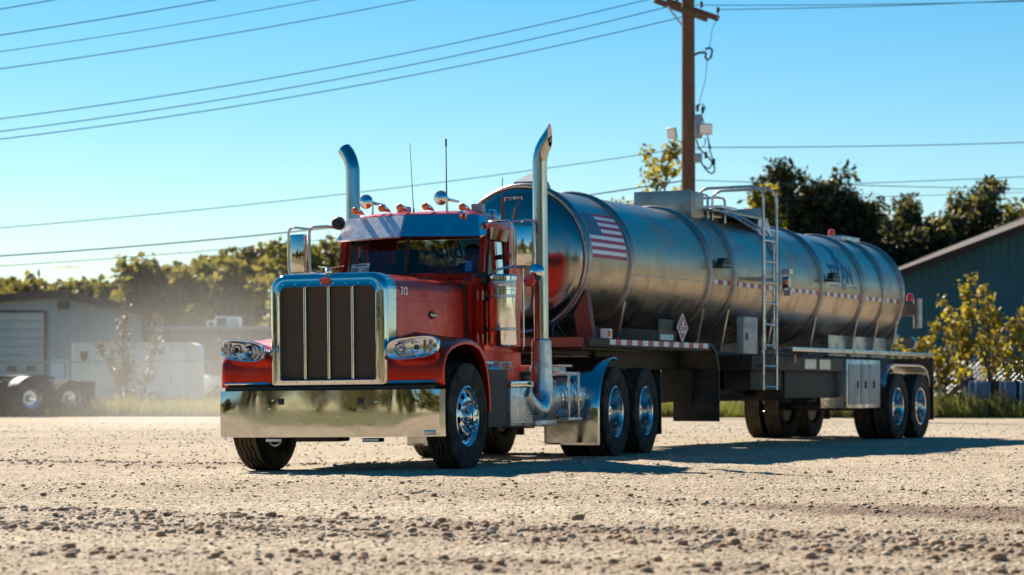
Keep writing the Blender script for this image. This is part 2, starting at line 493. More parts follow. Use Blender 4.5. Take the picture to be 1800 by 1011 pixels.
# ---- gravel and stones
def ico():
    bm = bmesh.new(); bmesh.ops.create_icosphere(bm, subdivisions=1, radius=1)
    v = np.array([p.co[:] for p in bm.verts]); f = np.array([[q.index for q in p.verts] for p in bm.faces]); bm.free(); return v, f
IV, IF = ico()
def stone_shape(r):
    d = IV * (1 + .38 * (r.random((len(IV), 1)) - .5)) * np.array([1, .6 + .5 * r.random(), .42 + .35 * r.random()])
    d = np.sign(d) * np.abs(d) ** .8
    return d
M['stone'] = pm('brown_grey_stone', (.44, .29, .175), .9, 0, var=(3, .35), col2=(.28, .17, .095), bump=(30, .4, .01))
M['pebble'] = pm('pale_gravel', (.52, .43, .32), .92, 0, var=(5, .35), col2=(.36, .26, .17), bump=(40, .3, .006), coords='Generated')
M['pebble'].node_tree.nodes['Mapping'].inputs['Scale'].default_value = (60, 60, 5)
def scatter():
    r = np.random.default_rng(3)
    X, Y, S = [], [], []
    for rd in RIDGES:                                            # rows of loose stones on the ridges
        L_ = math.hypot(rd[2] - rd[0], rd[3] - rd[1]); k = int(1500 * rd[6] * L_ / 6)
        t = r.uniform(-.35, 1.35, k); o = r.normal(0, rd[5] * .8, k)
        dx, dy = (rd[2] - rd[0]) / L_, (rd[3] - rd[1]) / L_
        wob = .22 * (vn(t * L_ * .9, np.full_like(t, rd[1]), 3) - .5)
        o = o - wob
        X.append(rd[0] + t * L_ * dx + o * dy); Y.append(rd[1] + t * L_ * dy - o * dx)
        S.append(.006 + .022 * r.random(k) ** 2.6 + .016 * (r.random(k) < .06) * r.random(k))
    k = 6500                                                     # everywhere in the near yard
    yy = 9.2 + 20 * r.random(k) ** 1.5; xx = r.uniform(-.30, .30, k) * (yy + 3)
    X.append(xx); Y.append(yy); S.append(.005 + .013 * r.random(k) ** 3.2 + .010 * (r.random(k) < .02))
    k = 16000
    yy = 9.2 + 14 * r.random(k) ** 1.3; xx = r.uniform(-.28, .28, k) * (yy + 2)
    X.append(xx); Y.append(yy); S.append(.003 + .005 * r.random(k))
    k = 5000                                                     # coarser gravel further back
    yy = 26 + 30 * r.random(k); xx = r.uniform(-.28, .28, k) * yy
    X.append(xx); Y.append(yy); S.append(.008 + .013 * r.random(k) ** 2)
    X, Y, S = map(np.concatenate, (X, Y, S))
    return X, Y, S, r
SX, SY, SS, srng = scatter()
SZ = gz(SX, SY)
order = np.argsort(-SS / SY)
big_ix = [i for i in order[:400] if abs(SX[i]) < .21 * SY[i]][:70]
shapes = [stone_shape(srng) for _ in range(14)]
mask = np.ones(len(SX), bool); mask[big_ix] = False
ids = np.where(mask)[0]
V = np.zeros((len(ids), 12, 3), np.float32) if len(IV) == 12 else np.zeros((len(ids), len(IV), 3), np.float32)
F = np.zeros((len(ids), len(IF), 3), np.int32)
ang = srng.random(len(ids)) * 6.283
ca, sa_ = np.cos(ang), np.sin(ang)
shp = np.stack(shapes)[srng.integers(0, 14, len(ids))] * SS[ids][:, None, None]
V[..., 0] = shp[..., 0] * ca[:, None] - shp[..., 1] * sa_[:, None] + SX[ids][:, None]
V[..., 1] = shp[..., 0] * sa_[:, None] + shp[..., 1] * ca[:, None] + SY[ids][:, None]
V[..., 2] = shp[..., 2] + (SZ[ids] + SS[ids] * .22)[:, None]
F[:] = IF[None] + (np.arange(len(ids)) * len(IV))[:, None, None]
tag(link('gravel', np_mesh('gravel', V.reshape(-1, 3), F.reshape(-1, 3), [M['pebble'], M['stone']], mat_idx=np.repeat(((srng.random(len(ids)) < .42) & (SY[ids] < 22)).astype(int), len(IF)))),
    'pale loose gravel and small stones strewn over the yard', 'gravel', kind='stuff')
stone_me = []
for k in range(8):
    me = np_mesh('rock', stone_shape(srng), IF, M['stone']); stone_me.append(me)
def rock(x, y, s, label, group=None, k=0, rz=0):
    o = link('rock', stone_me[k % 8], None, (x, y, gz1(x, y) + s * .25), (0, 0, rz)); o.scale = (s, s, s)
    return tag(o, label, 'rock', group)
for j, i in enumerate(big_ix):
    rock(SX[i], SY[i], SS[i] * 1.15, 'small brown stone lying loose on the gravel of the open yard', 'loose stones scattered on the yard', j, j * 1.7)
for px, py, s, lab in ((76, 868, .030, 'dark lone stone on the pale ground at far left'), (187, 895, .036, 'dark blocky stone just above the left stone row'),
                       (1459, 833, .032, 'dark stone lying beyond the tip of the trailer shadow'), (1015, 913, .05, 'clod of brown dirt in the middle of the stony ridge'),
                       (605, 903, .04, 'dark grey stone sticking up below the front bumper'), (1755, 987, .045, 'grey stone in the bottom right corner of the yard')):
    Y = CAMH * FPX / (py - HOR)
    rock((px - 900) / FPX * Y, Y, s, lab, None, int(px), px)

# ================================================================== GRASS VERGE
def verge_y(x): return 67.0 - .15 * x + 1.2 * (vn(np.asarray(x) * .35, np.asarray(x) * 0 + 3.3, 4) - .5) + .5 * (vn(np.asarray(x) * 2.1, np.asarray(x) * 0 + 1.3, 5) - .5)
M['turf'] = pm('rough_turf', (.09, .10, .025), .95, 0, var=(1.2, .3), col2=(.16, .135, .05))
vx = np.linspace(-60, 60, 400); vy = verge_y(vx)
rows = [np.stack([vx, vy + d, np.full_like(vx, h)], -1) for d, h in ((0, .004), (.5, .05), (3, .08), (20, .1), (140, .2))]
VV = np.concatenate(rows); k = len(vx); ii = np.arange(k - 1)
FF = np.concatenate([np.stack([r_ * k + ii, r_ * k + ii + 1, (r_ + 1) * k + ii + 1, (r_ + 1) * k + ii], -1) for r_ in range(4)])
tag(link('grass_verge', np_mesh('grass_verge', VV, FF, M['turf'], smooth=True)), kind='structure')
M['blade'] = pm('grass_blades', (.22, .24, .03), .7, 0, var=(.5, .3), col2=(.24, .19, .06), trans=.45)
r = np.random.default_rng(5); k = 52000
bx = r.uniform(-17, 17, k); by = verge_y(bx) + .1 + 11 * r.random(k) ** 1.7
bh = (.16 + .46 * r.random(k) ** 1.6) * (.5 + 1.0 * vn(bx * .8, by * .5, 2)); bw = .012 + .016 * r.random(k)
az = r.random(k) * 6.283; ln = r.normal(0, .10, (k, 2))
A = np.stack([bx - bw * np.cos(az), by - bw * np.sin(az), np.full(k, .0)], -1)
B_ = np.stack([bx + bw * np.cos(az), by + bw * np.sin(az), np.full(k, .0)], -1)
C_ = np.stack([bx + ln[:, 0], by + ln[:, 1], bh], -1)
GV = np.stack([A, B_, C_], 1).reshape(-1, 3)
tag(link('grass', np_mesh('grass', GV, np.arange(3 * k).reshape(-1, 3), M['blade'])), 'rough yellow green grass along the edge of the gravel yard', 'grass', kind='stuff')

# ================================================================== HILLS AND FOREST
prof_x = np.array([-400, 0, 60, 120, 185, 260, 340, 400, 470, 605, 850, 1000, 1500, 1620, 1700, 1760, 1800, 2100, 2600])
prof_y = np.array([470, 487, 500, 503, 503, 488, 470, 446, 428, 424, 432, 450, 450, 425, 398, 372, 362, 350, 380])
def hill_z(x, y):
    """height of the wooded ground"""
    px = 900 + x / np.maximum(y, 1) * FPX
    top = CAMH + (HOR - np.interp(px, prof_x, prof_y)) * 330 / FPX - 8.0
    t = np.clip((y - 165) / 165, 0, 1); t = t * t * (3 - 2 * t)
    return top * t + .1
hx = np.linspace(-260, 330, 90); hy = np.concatenate([np.linspace(165, 335, 24), [380, 500, 800]])
HX, HY = np.meshgrid(hx, hy); HZ = hill_z(HX, np.minimum(HY, 335)) * np.where(HY > 400, .6, 1)
k = len(hx); idx = np.arange(HX.size).reshape(HX.shape)
M['hill'] = pm('wooded_hillside', (.05, .055, .018), .95, 0, var=(.05, .3))
tag(link('hill', np_mesh('hill', np.stack([HX, HY, HZ], -1).reshape(-1, 3), np.stack([idx[:-1, :-1], idx[:-1, 1:], idx[1:, 1:], idx[1:, :-1]], -1).reshape(-1, 4), M['hill'], smooth=True)), kind='structure')

def leaf_mat(name, c1, c2, tr=.4, sc=.8):
    return pm(name, c1, .55, 0, var=(sc, .3), col2=c2, trans=tr)
M['leaf_olive'] = leaf_mat('olive_foliage', (.15, .14, .03), (.20, .165, .035), .5, .25)  # brightened: the pale haze on the hill is put into the colour
M['leaf_gold'] = leaf_mat('yellowing_foliage', (.28, .235, .045), (.20, .18, .035), .52, .3)  # yellow leaves, also lightened in place of haze over the hill
M['leaf_dark'] = leaf_mat('dark_foliage', (.026, .032, .010), (.05, .05, .012), .22, .4)
M['leaf_yellow'] = leaf_mat('backlit_yellow_leaves', (.42, .36, .02), (.32, .20, .02), .55, 1.5)
M['leaf_brown'] = leaf_mat('dry_brown_leaves', (.12, .08, .045), (.17, .12, .06), .3, 1.5)
M['bark'] = pm('grey_brown_bark', (.075, .058, .042), .9, 0, var=(6, .3), bump=(12, .4, .02))

def quads(C, size, r, aspect=.7, up=0.):
    """leaf-sized faces at points C"""
    k = len(C)
    u = r.normal(size=(k, 3)); u[:, 2] += up; u /= np.linalg.norm(u, axis=1, keepdims=True)
    w = np.cross(u, r.normal(size=(k, 3))); w /= np.linalg.norm(w, axis=1, keepdims=True) + 1e-9
    s = (np.asarray(size) * (.6 + .8 * r.random(k)))[:, None]
    u = u * s; w = w * s * aspect
    v = np.stack([C - u, C - .15 * u + w, C + u, C - .15 * u - w], 1)
    return v.reshape(-1, 3), np.arange(4 * k).reshape(-1, 4)

def forest(name, label, pts, r, mats, per=190, leaf=.42):
    VS, MI = [], []
    for (x, y, z, h, w) in pts:
        m = r.integers(0, len(mats))
        nc = 9
        cc = np.stack([r.normal(0, .30 * w, nc), r.normal(0, .30 * w, nc), h * (.42 + .52 * r.random(nc) ** .8)], -1)
        cr = w * (.20 + .16 * r.random(nc)) * np.clip(1.25 - cc[:, 2] / h, .35, 1)
        j = r.integers(0, nc, per); d = r.normal(size=(per, 3)); d /= np.linalg.norm(d, axis=1, keepdims=True)
        Cn = cc[j] + d * (cr[j] * r.random(per) ** .35)[:, None] * np.array([1, 1, .85])
        Cn += np.array([x, y, z])
        v, _ = quads(Cn, leaf, r)
        VS.append(v); MI.append(np.full(per, m))
    v = np.concatenate(VS)
    return tag(link(name, np_mesh(name, v, np.arange(len(v)).reshape(-1, 4), mats, mat_idx=np.concatenate(MI))), label, 'forest', kind='stuff')
r = np.random.default_rng(12); pts = []
while len(pts) < 820:
    y = r.uniform(172, 332); px = r.uniform(-90, 960) if r.random() < .8 else r.uniform(1540, 1900)
    x = (px - 900) / FPX * y
    pts.append((x, y, float(hill_z(np.array(x), np.array(y))), r.uniform(5.5, 8.5), r.uniform(4.5, 7)))
forest('forest', 'hazy olive and yellow wood covering the hill behind the yard', pts, r, [M['leaf_olive'], M['leaf_gold'], M['leaf_gold']], 330, .33)

def grow(h, seed, spread=.35, elev=(35, 65), first=.2, nl=16, subs=3, trunk_r=.1, stems=1, shape=lambda t: 1 - .75 * t, lean=.04, curve=.35):
    """trunk with limbs; returns builder and foliage points (N,4: xyz + local weight)"""
    r = np.random.default_rng(seed); mb = MB(); Lp = []
    for s in range(stems):
        p = np.array([r.normal(0, .10), r.normal(0, .10), -.05]) * (0 if stems == 1 else 1); d = np.array([r.normal(0, lean * (1 if stems == 1 else 4)), r.normal(0, lean * (1 if stems == 1 else 4)), 1.])
        hh = h * (1 if s == 0 else r.uniform(.6, .95)); tr = trunk_r * (1 if s == 0 else .7)
        pts = [p.copy()]
        for k in range(9):
            d = d + r.normal(0, .05, 3); d[2] = abs(d[2]); d /= np.linalg.norm(d)
            p = p + d * hh / 9; pts.append(p.copy())
        rad = [tr * (1 - .9 * k / 9) + .006 for k in range(10)]
        mb.tube(pts, rad, 7)
        pa = np.array(pts)
        for l in range(nl):
            t = first + (1 - first) * (l + r.random()) / nl * .97
            f = t * 9; i = min(int(f), 8); base = pa[i] + (pa[i + 1] - pa[i]) * (f - i)
            a = r.random() * 6.283; e = R(r.uniform(*elev)); ll = h * spread * shape(t) * r.uniform(.65, 1.2)
            dd = np.array([math.cos(a) * math.cos(e), math.sin(a) * math.cos(e), math.sin(e)])
            q = base.copy(); lp = [q.copy()]
            for k in range(5):
                dd = dd + np.array([0, 0, curve * .2]) + r.normal(0, .10, 3); dd /= np.linalg.norm(dd)
                q = q + dd * ll / 5; lp.append(q.copy())
                Lp.append((*q, (k + 1) / 5))
            r0 = tr * (1 - .85 * t) * .5 + .004
            mb.tube(lp, [r0 * (1 - .85 * k / 5) + .002 for k in range(6)], 5)
            for s2 in range(subs):
                k = r.integers(1, 5); b0 = lp[k]; d2 = dd + r.normal(0, .55, 3); d2 /= np.linalg.norm(d2)
                e2 = b0 + d2 * ll * r.uniform(.2, .45)
                mb.tube([b0, (b0 + e2) / 2 + r.normal(0, .02, 3), e2], [r0 * .4 + .001, r0 * .3 + .001, .001], 4)
                for q_ in (.5, .8, 1.): Lp.append((*(b0 + (e2 - b0) * q_), .8))
        Lp.append((*pa[-1], 1)); Lp.append((*pa[-2], .9))
    Lp = np.array(Lp); k = h / Lp[:, 2].max(); off = np.array([*np.average(Lp[:, :2], axis=0, weights=Lp[:, 2]), 0])
    Lp[:, :3] = (Lp[:, :3] - off) * k; mb.v = [tuple((np.array(v) - off) * k) for v in mb.v]
    return mb, Lp, r

def tree(name, label, loc, h, seed, mats, nleaf, leaf, sig, cat='tree', group=None, mw=None, aspect=.7, up=0., pw=1, **kw):
    mb, Lp, r = grow(h, seed, **kw)
    root = empty(name, loc); tag(root, label, cat, group)
    mb.build('trunk', M['bark'], root)
    w = Lp[:, 3] ** pw; j = r.choice(len(Lp), nleaf, p=w / w.sum())
    C = Lp[j, :3] + np.clip(r.normal(0, 1, (nleaf, 3)), -1.5, 1.5) * sig
    v, f = quads(C, leaf, r, aspect, up)
    mi = r.choice(len(mats), nleaf, p=mw) if len(mats) > 1 else None
    link('crown', np_mesh('crown', v, f, mats, mat_idx=mi), root)
    return root

# trees at the foot of the hill on the left
for i, (px, py, Y, w) in enumerate(((262, 470, 150, .40), (215, 486, 158, .42), (330, 492, 148, .45), (390, 470, 152, .42), (440, 440, 165, .36), (520, 445, 160, .4), (585, 428, 165, .38), (30, 497, 170, .42), (140, 505, 165, .4))):
    top = P(px, py, Y)
    tree('hillside_tree', ['tall olive round-topped tree rising above the low flat building', 'olive tree beside the gable end of the grey shed', 'spreading yellow green tree behind the roof unit',
         'yellow green tree left of the truck mirror', 'tall thin brownish tree behind the truck mirror', 'broad golden tree right of the truck mirror', 'brown topped tree next to the truck visor',
         'olive tree above the left end of the shed roof', 'low olive tree behind the shed ridge'][i],
         (top.x, Y, .1), top.z, 40 + i, [M['leaf_olive'], M['leaf_gold'], M['leaf_brown']], 4200, .26, .42, mw=[.45, .50, .05] if i not in (4, 6) else [.4, .3, .3],
         spread=w, elev=(15, 55), first=.25, nl=20, trunk_r=.22, shape=lambda t: 1.0 - .65 * abs(t - .45), group='trees at the foot of the hill')

# dark trees behind the tanker on the right
dk = [M['leaf_dark'], M['leaf_olive'], M['leaf_gold']]
for i, (px, py, Y, w, el, mw, lab) in enumerate((
        (1352, 296, 98, .30, (48, 80), [.86, .10, .04], 'dark spiky tree right behind the tanker ladder'),
        (1462, 306, 100, .40, (45, 78), [.90, .08, .02], 'broad dark tree with upright shoots above the tank'),
        (1412, 338, 99, .34, (42, 75), [.86, .10, .04], 'lower dark shrubby tree between the two spiky trees'),
        (1502, 345, 101, .34, (42, 76), [.9, .08, .02], 'dark tree on the right flank of the broad dark one'),
        (1545, 392, 103, .36, (35, 70), [.80, .14, .06], 'dark leafy tree filling the gap above the tank end'),
        (1745, 366, 112, .38, (25, 62), [.45, .33, .22], 'olive tree between the golden edged tree and the right edge'),
        (1602, 362, 104, .36, (40, 72), [.74, .16, .10], 'short dark tree above the tank end'),
        (1555, 408, 102, .42, (25, 65), [.85, .12, .03], 'low dark bush behind the last tank rings'),
        (1698, 325, 106, .36, (35, 70), [.62, .22, .16], 'tall golden edged tree behind the teal shed roof'),
        (1650, 390, 105, .42, (25, 65), [.66, .22, .12], 'yellowish bushy tree left of the golden edged one'),
        (1790, 368, 118, .36, (20, 60), [.35, .4, .25], 'olive tree crown above the teal shed at right edge'))):
    top = P(px, py, Y)
    tree('dark_tree', lab, (top.x, Y, .1), top.z, 70 + i, dk, 12500, .125, .26, mw=mw, up=.5, aspect=.5, spread=w, elev=el, first=.12, nl=30, subs=4, trunk_r=.14, shape=lambda t: 1.05 - .6 * t, group='trees behind the tanker')
top = P(1330, 345, 92)
tree('dark_tree', 'small yellow green bush showing through the ladder hoops', (top.x, 92, .1), top.z, 91, [M['leaf_yellow'], M['leaf_gold'], M['leaf_dark']], 5000, .12, .25, mw=[.35, .35, .3], spread=.28, elev=(30, 70), first=.15, nl=24, trunk_r=.1, group='trees behind the tanker')

# young broadleaf tree beside the pole
top = P(1132, 272, 74)
tree('young_tree', 'young yellow leaved tree rising over the tank beside the utility pole', (top.x + .1, 74, .1), top.z, 23, [M['leaf_yellow'], M['leaf_gold']], 1700, .085, .12, mw=[.5, .5], aspect=.85,
     spread=.34, elev=(25, 62), first=.42, nl=24, subs=3, trunk_r=.07, stems=2, pw=1.5)
# saplings along the fence on the right
for i, (px, py, Y, w, nl, lab) in enumerate((
        (1600, 525, 67.2, .24, 650, 'low yellow sapling directly behind the trailer rear lamp'),
        (1690, 492, 68.0, .21, 620, 'tallest yellow green sapling right of the tanker'),
        (1728, 505, 69.0, .22, 450, 'sapling with leafy tip just right of the tallest one'),
        (1768, 512, 67.6, .22, 420, 'thin sapling with pale bare stems above the blue container'),
        (1795, 508, 68.4, .22, 620, 'yellow leaved sapling at the right edge'),
        (1645, 555, 67.4, .30, 450, 'short bushy yellow sapling between trailer and blue container'))):
    top = P(px, py, Y)
    tree('sapling', lab, (top.x, Y, .05), top.z, 130 + i, [M['leaf_yellow'], M['leaf_gold'], M['leaf_brown']], nl, .075, .085, mw=[.6, .25, .15], aspect=.85, cat='sapling', spread=w, elev=(40, 72), first=.22, nl=9, subs=2, trunk_r=.032, stems=3, group='saplings along the fence', pw=1.5)
top = P(228, 536, 73)
tree('sapling', 'dusty brown leaved sapling in front of the white cargo trailer', (top.x, 73, .05), top.z, 160, [M['leaf_brown'], M['leaf_brown']], 1300, .05, .09, mw=[.5, .5], cat='sapling', spread=.26, elev=(50, 75), first=.12, nl=13, subs=3, trunk_r=.03, stems=4)
# weeds
for i, (px, Y, h, wl) in enumerate(((1690, 66.2, .8, 'tall dry weed under the broken branch'), (1668, 66.4, .6, 'short dry weed at the lower end of the broken branch'), (1765, 65.3, .7, 'weed in front of the right half of the blue container'), (1650, 66.6, .7, 'dry weed just behind the trailer mud flap'), (1735, 65.4, .45, 'low weed in front of the left half of the blue container'))):
    x = (px - 900) / FPX * Y
    tree('weed', wl, (x, Y, .02), h, 180 + i, [M['leaf_gold'], M['leaf_brown']], 260, .035, .07, mw=[.5, .5], cat='weed', spread=.4, elev=(45, 80), first=.1, nl=8, trunk_r=.012, stems=4, group='weeds by the blue container')
# unseen stand-in trees and turf behind the camera, added to be mirrored in the chrome
back = []
for i in range(26):
    x = -125 + 6.6 * i + 2 * math.sin(i * 5.1); y = -34 - 8 * math.sin(i * 2.3) - (8 if i % 2 else 0) + max(0, -x - 40) * .25
    lab = 'broad green stand-in tree added behind the camera for chrome reflections'
    if i < 4:
        o = tree('reflection_tree', lab, (x, y, 0), 9 + 2 * math.sin(i * 1.7), 200 + i, [M['leaf_olive'], M['leaf_dark'], M['leaf_gold']], 2600, .5, .75, mw=[.55, .3, .15],
             spread=.42, elev=(10, 55), first=.08, nl=20, trunk_r=.2, shape=lambda t: 1 - .6 * abs(t - .35), group='stand-in trees behind the camera')
        back.append(o)
    else:
        o = copy_tree(back[i % 4]); o.location = (x, y, 0); o.rotation_euler = (0, 0, i * 1.3); o.scale = [1 + .15 * math.sin(i * 3.1)] * 3
r = np.random.default_rng(31)
forest('forest', 'green stand-in wood added behind the camera for chrome reflections', [(x, -52 - 12 * r.random() + max(0, -x - 40) * .3, 0, r.uniform(6, 10), r.uniform(5, 8)) for x in np.linspace(-150, 50, 75)], r, [M['leaf_olive'], M['leaf_dark']], 170, .75)  # added wood, never in view, closes gaps in the mirrored tree row
vx = np.linspace(-160, 160, 80)
mb = MB(); mb.grid([[Vector((x, -14 + 1.5 * math.sin(x * .2), .01)) for x in vx], [Vector((x, -90, .05)) for x in vx]])
tag(mb.build('grass_verge', M['turf']), kind='structure')  # added turf outside the view, mirrored by bumper and grille
ex = [(-7.5, 4), (-8.2, 8), (-9.5, 12), (-13, 14), (-18, 13.5), (-26, 15), (-40, 14), (-90, 16), (-90, -14), (-9, -14), (-7, -6)]
mb = MB(); mb.add([(x, y, .03) for x, y in ex], [tuple(range(len(ex)))]); tag(mb.build('grass_verge', M['turf']), kind='structure')  # unseen turf patch, added so the bumper reflects green

# ================================================================== BUILDINGS
def ribbed(mb, a, bq, zt, z0=0, rib=.3, dep=.03, out=(0, -1, 0)):
    """ribbed metal wall from a to b (xy); zt(t): top height"""
    a, bq = Vector((*a, 0)), Vector((*bq, 0)); Ln = (bq - a).length; o = Vector(out); k = int(Ln / rib)
    lo, hi = [], []
    for i in range(k):
        for f, d in ((0, 0), (.62, 0), (.72, dep), (.90, dep), (1., 0)):
            t = (i + f) / k; p = a + (bq - a) * t + o * d
            lo.append(Vector((p.x, p.y, z0))); hi.append(Vector((p.x, p.y, zt(t))))
    mb.grid([lo, hi])
M['shed_grey'] = pm('grey_ribbed_metal', (.33, .36, .38), .5, .1, var=(.6, .12))
M['shed_teal'] = pm('teal_ribbed_metal', (.022, .095, .13), .7, 0., var=(.5, .15))
M['trim_brown'] = pm('brown_metal_trim', (.028, .014, .012), .8, 0., var=(2, .2))
M['roof'] = pm('dull_metal_roof', (.028, .016, .013), .85, 0., var=(.8, .2))
M['greybox_shed'] = pm('grey_trim', (.22, .23, .24), .6, .1)
M['door_metal'] = pm('pale_roller_door', (.48, .48, .46), .5, .1, var=(.7, .08))
M['trim_maroon'] = pm('faded_maroon_trim', (.11, .06, .055), .6, 0., var=(2, .2))
Yb = 110.0
xr = (255 - 900) / FPX * Yb; xm = (105 - 900) / FPX * Yb; xl = xm - 8.5
ze, zr, zl = P(0, 547, Yb).z, P(0, 517, Yb).z, P(0, 540, Yb).z
sh = empty('metal_shed', (xm, Yb, 0)); tag(sh, 'grey ribbed metal shed with brown roof trim and roller door at left', 'shed')
def shx(x): return x - xm
mb = MB()
ribbed(mb, (shx(xl), 0), (0, 0), lambda t: zl + (zr - zl) * t, 0, .42, .035)
ribbed(mb, (0, 0), (shx(xr), 0), lambda t: zr + (ze - zr) * t, 0, .42, .035)
ribbed(mb, (shx(xr), 0), (shx(xr) - 4.6, 26), lambda t: ze, 0, .42, .035, (1, 0, 0))
mb.build('wall', M['shed_grey'], sh)
mb = MB()
for x0, z0, x1, z1 in ((shx(xl) - .3, zl - .05, 0, zr), (0, zr, shx(xr) + .35, ze - .07)):
    mb.add([(x0, -.45, z0 + .12), (x1, -.45, z1 + .12), (x1 - 4.6, 26, z1 + .12), (x0 - 4.6, 26, z0 + .12)], [(0, 1, 2, 3)])
mb.build('roof', M['roof'], sh)
mb = MB()
for x0, z0, x1, z1 in ((shx(xl) - .3, zl - .05, 0, zr), (0, zr, shx(xr) + .35, ze - .07)):
    mb.bar((x0, -.46, z0), (x1, -.46, z1), .06, .34)
mb.build('roof_trim', M['trim_maroon'], sh)
mb = MB(); mb.box(shx(xr) - .1, shx(xr) + .06, -.09, .12, 0, ze - .2); mb.build('corner_trim', M['trim_maroon'], sh)
dx0, dx1, dz = shx(xl) + 3.2, shx((78 - 900) / FPX * Yb), P(0, 550, Yb).z
for i in range(11):
    mb = MB(); z0 = dz * i / 11; mb.box(dx0, dx1, -.10, -.05, z0 + .012, z0 + dz / 11 - .012); mb.build('door_slat', M['door_metal'], sh, bevel=.008)
mb = MB(); mb.box(dx1, dx1 + .12, -.14, .02, 0, dz + .12); mb.box(dx0, dx1, -.14, .02, dz, dz + .12); mb.build('door_frame', M['trim_maroon'], sh)
mb = MB(); mb.tube([(shx(xr) - .18, -.12, ze - .3), (shx(xr) - .18, -.12, .1)], .06, 8); mb.build('downspout', M['greybox_shed'], sh)
for vx0 in (-2.2, 1.6):
    mb = MB(); mb.box(vx0 - .3, vx0 + .3, -.08, -.03, 2.5, 2.9); mb.build('wall_vent', M['greybox_shed'], sh, bevel=.01)
lp = P(113, 537, Yb); mb = MB(); mb.box(shx(lp.x) - .25, shx(lp.x) + .25, -.35, -.02, lp.z - .18, lp.z + .18); mb.build('wall_lamp', M['black'], sh, bevel=.04)
d0, d1, dt = shx((90 - 900) / FPX * Yb), shx((113 - 900) / FPX * Yb), P(0, 632, Yb).z
mb = MB(); mb.box(d0, d1, -.09, 0, 0, dt); dr = mb.build('door', M['white'], sh, bevel=.01)
mb = MB(); mb.box(d1 - .12, d1 - .06, -.14, -.09, .95, 1.1); mb.build('handle', M['black'], dr)
for px in (22, 55):
    c = P(px, 648, Yb); mb = MB(); mb.box(shx(c.x) - .2, shx(c.x) + .2, -.16, -.11, c.z - .12, c.z + .12); mb.build('notice_plate', M['trim_maroon'] if px > 30 else M['black'], sh)

# low flat building behind
Yc = 126.0
c0, c1 = (252 - 900) / FPX * Yc, 4.0; zt = P(0, 580, Yc).z
M['brickish'] = pm('taupe_wall', (.22, .17, .145), .8, 0, var=(.8, .15))
lb = empty('flat_building', (c0, Yc, 0)); tag(lb, 'long low taupe building with flat roof and roof unit', 'building')
mb = MB(); ribbed(mb, (0, 0), (c1 - c0, 0), lambda t: zt, 0, .5, .025); mb.build('wall', M['brickish'], lb)
mb = MB(); mb.box(-.1, c1 - c0 + .1, -.2, 20, zt, zt + .18); mb.build('roof', M['door_metal'], lb)
for x0, x1, h in ((355, 369, .36), (370, 392, .58), (393, 414, .56)):
    mb = MB(); a0 = (x0 - 900) / FPX * Yc - c0; a1 = (x1 - 900) / FPX * Yc - c0
    mb.box(a0, a1, 2, 3, zt + .18, zt + .18 + h); u = mb.build('roof_unit', M['white'], lb, bevel=.02)
    mb = MB(); mb.box(a0 + .08, a1 - .08, 1.97, 2.01, zt + .26, zt + .10 + h); mb.build('grille', M['trim_brown'] if x0 < 380 else M['door_metal'], u)
cl_ = P(385, 597, Yc); mb = MB(); mb.box(cl_.x - c0 - .12, cl_.x - c0 + .12, -.2, -.02, cl_.z - .1, cl_.z + .1); mb.build('wall_lamp', M['white'], lb, bevel=.03)

# teal shed on the right
Yt = 84.0
t0, t1 = (1578 - 900) / FPX * Yt, (1578 - 900) / FPX * Yt + 22
za, zb = P(0, 482, Yt).z, P(0, 482, Yt).z + 22 * .372
ts = empty('teal_shed', (t0, Yt, 0)); tag(ts, 'dark teal ribbed metal shed with sloping brown roof edge at right', 'shed')
mb = MB(); ribbed(mb, (0, 0), (11, 0), lambda t: za + (zb - za) * t * .5, 0, .3, .03); ribbed(mb, (11, 0), (22, 0), lambda t: (za + zb) / 2 - (zb - za) / 2 * t, 0, .3, .03)
ribbed(mb, (0, 25), (0, 0), lambda t: za, 0, .3, .03, (-1, 0, 0)); mb.build('wall', M['shed_teal'], ts)
zm = (za + zb) / 2
mb = MB(); mb.add([(-.6, -.7, za - .10), (11, -.7, zm + .14), (11, 25, zm + .14), (-.6, 25, za - .10), (22.6, -.7, za - .10), (22.6, 25, za - .10)], [(0, 1, 2, 3), (1, 4, 5, 2)]); mb.build('roof', M['roof'], ts)
mb = MB(); mb.bar((-.6, -.71, za - .24), (11, -.71, zm), .05, .24); mb.bar((11, -.71, zm), (22.6, -.71, za - .24), .05, .24); mb.build('roof_trim', M['trim_brown'], ts)
mb = MB(); mb.box(-.05, 22, -.07, -.04, 0, 1.15); mb.build('wall_base', M['trim_brown'], ts)

# ================================================================== FENCE
M['galv'] = pm('galvanised_steel', (.45, .46, .46), .4, .8, var=(3, .15))
fa, fb = Vector((-24, 86, 0)), Vector((22, 73.5, 0)); fz = 1.72
fe = empty('chain_link_fence', fa); tag(fe, 'long chain link fence with pale top rail behind the yard', 'fence')
fl = fb - fa
mb = MB(); mb.cyl((0, 0, fz), (fl.x, fl.y, fz), .03, n=6); mb.build('top_rail', M['galv'], fe)
for i in range(17):
    p = fl * (i / 16); mb = MB(); mb.cyl((p.x, p.y, 0), (p.x, p.y, fz + .06), .035, n=8); mb.sphere((p.x, p.y, fz + .08), .045, 8, 5); mb.build('post', M['galv'], fe)
mb = MB(); k = int(fl.length / .16)
for i in range(k):
    for s in (0, 1):
        t0_, t1_ = i / k, min((i + fz / .16) / k, 1)
        if s: t0_, t1_ = t1_, t0_
        p, q = fl * t0_, fl * t1_
        mb.cyl((p.x, p.y - .03, .03), (q.x, q.y - .03, fz), .0022, n=3, caps=False)
mb.build('chain_link', M['galv'], fe, smooth=0)

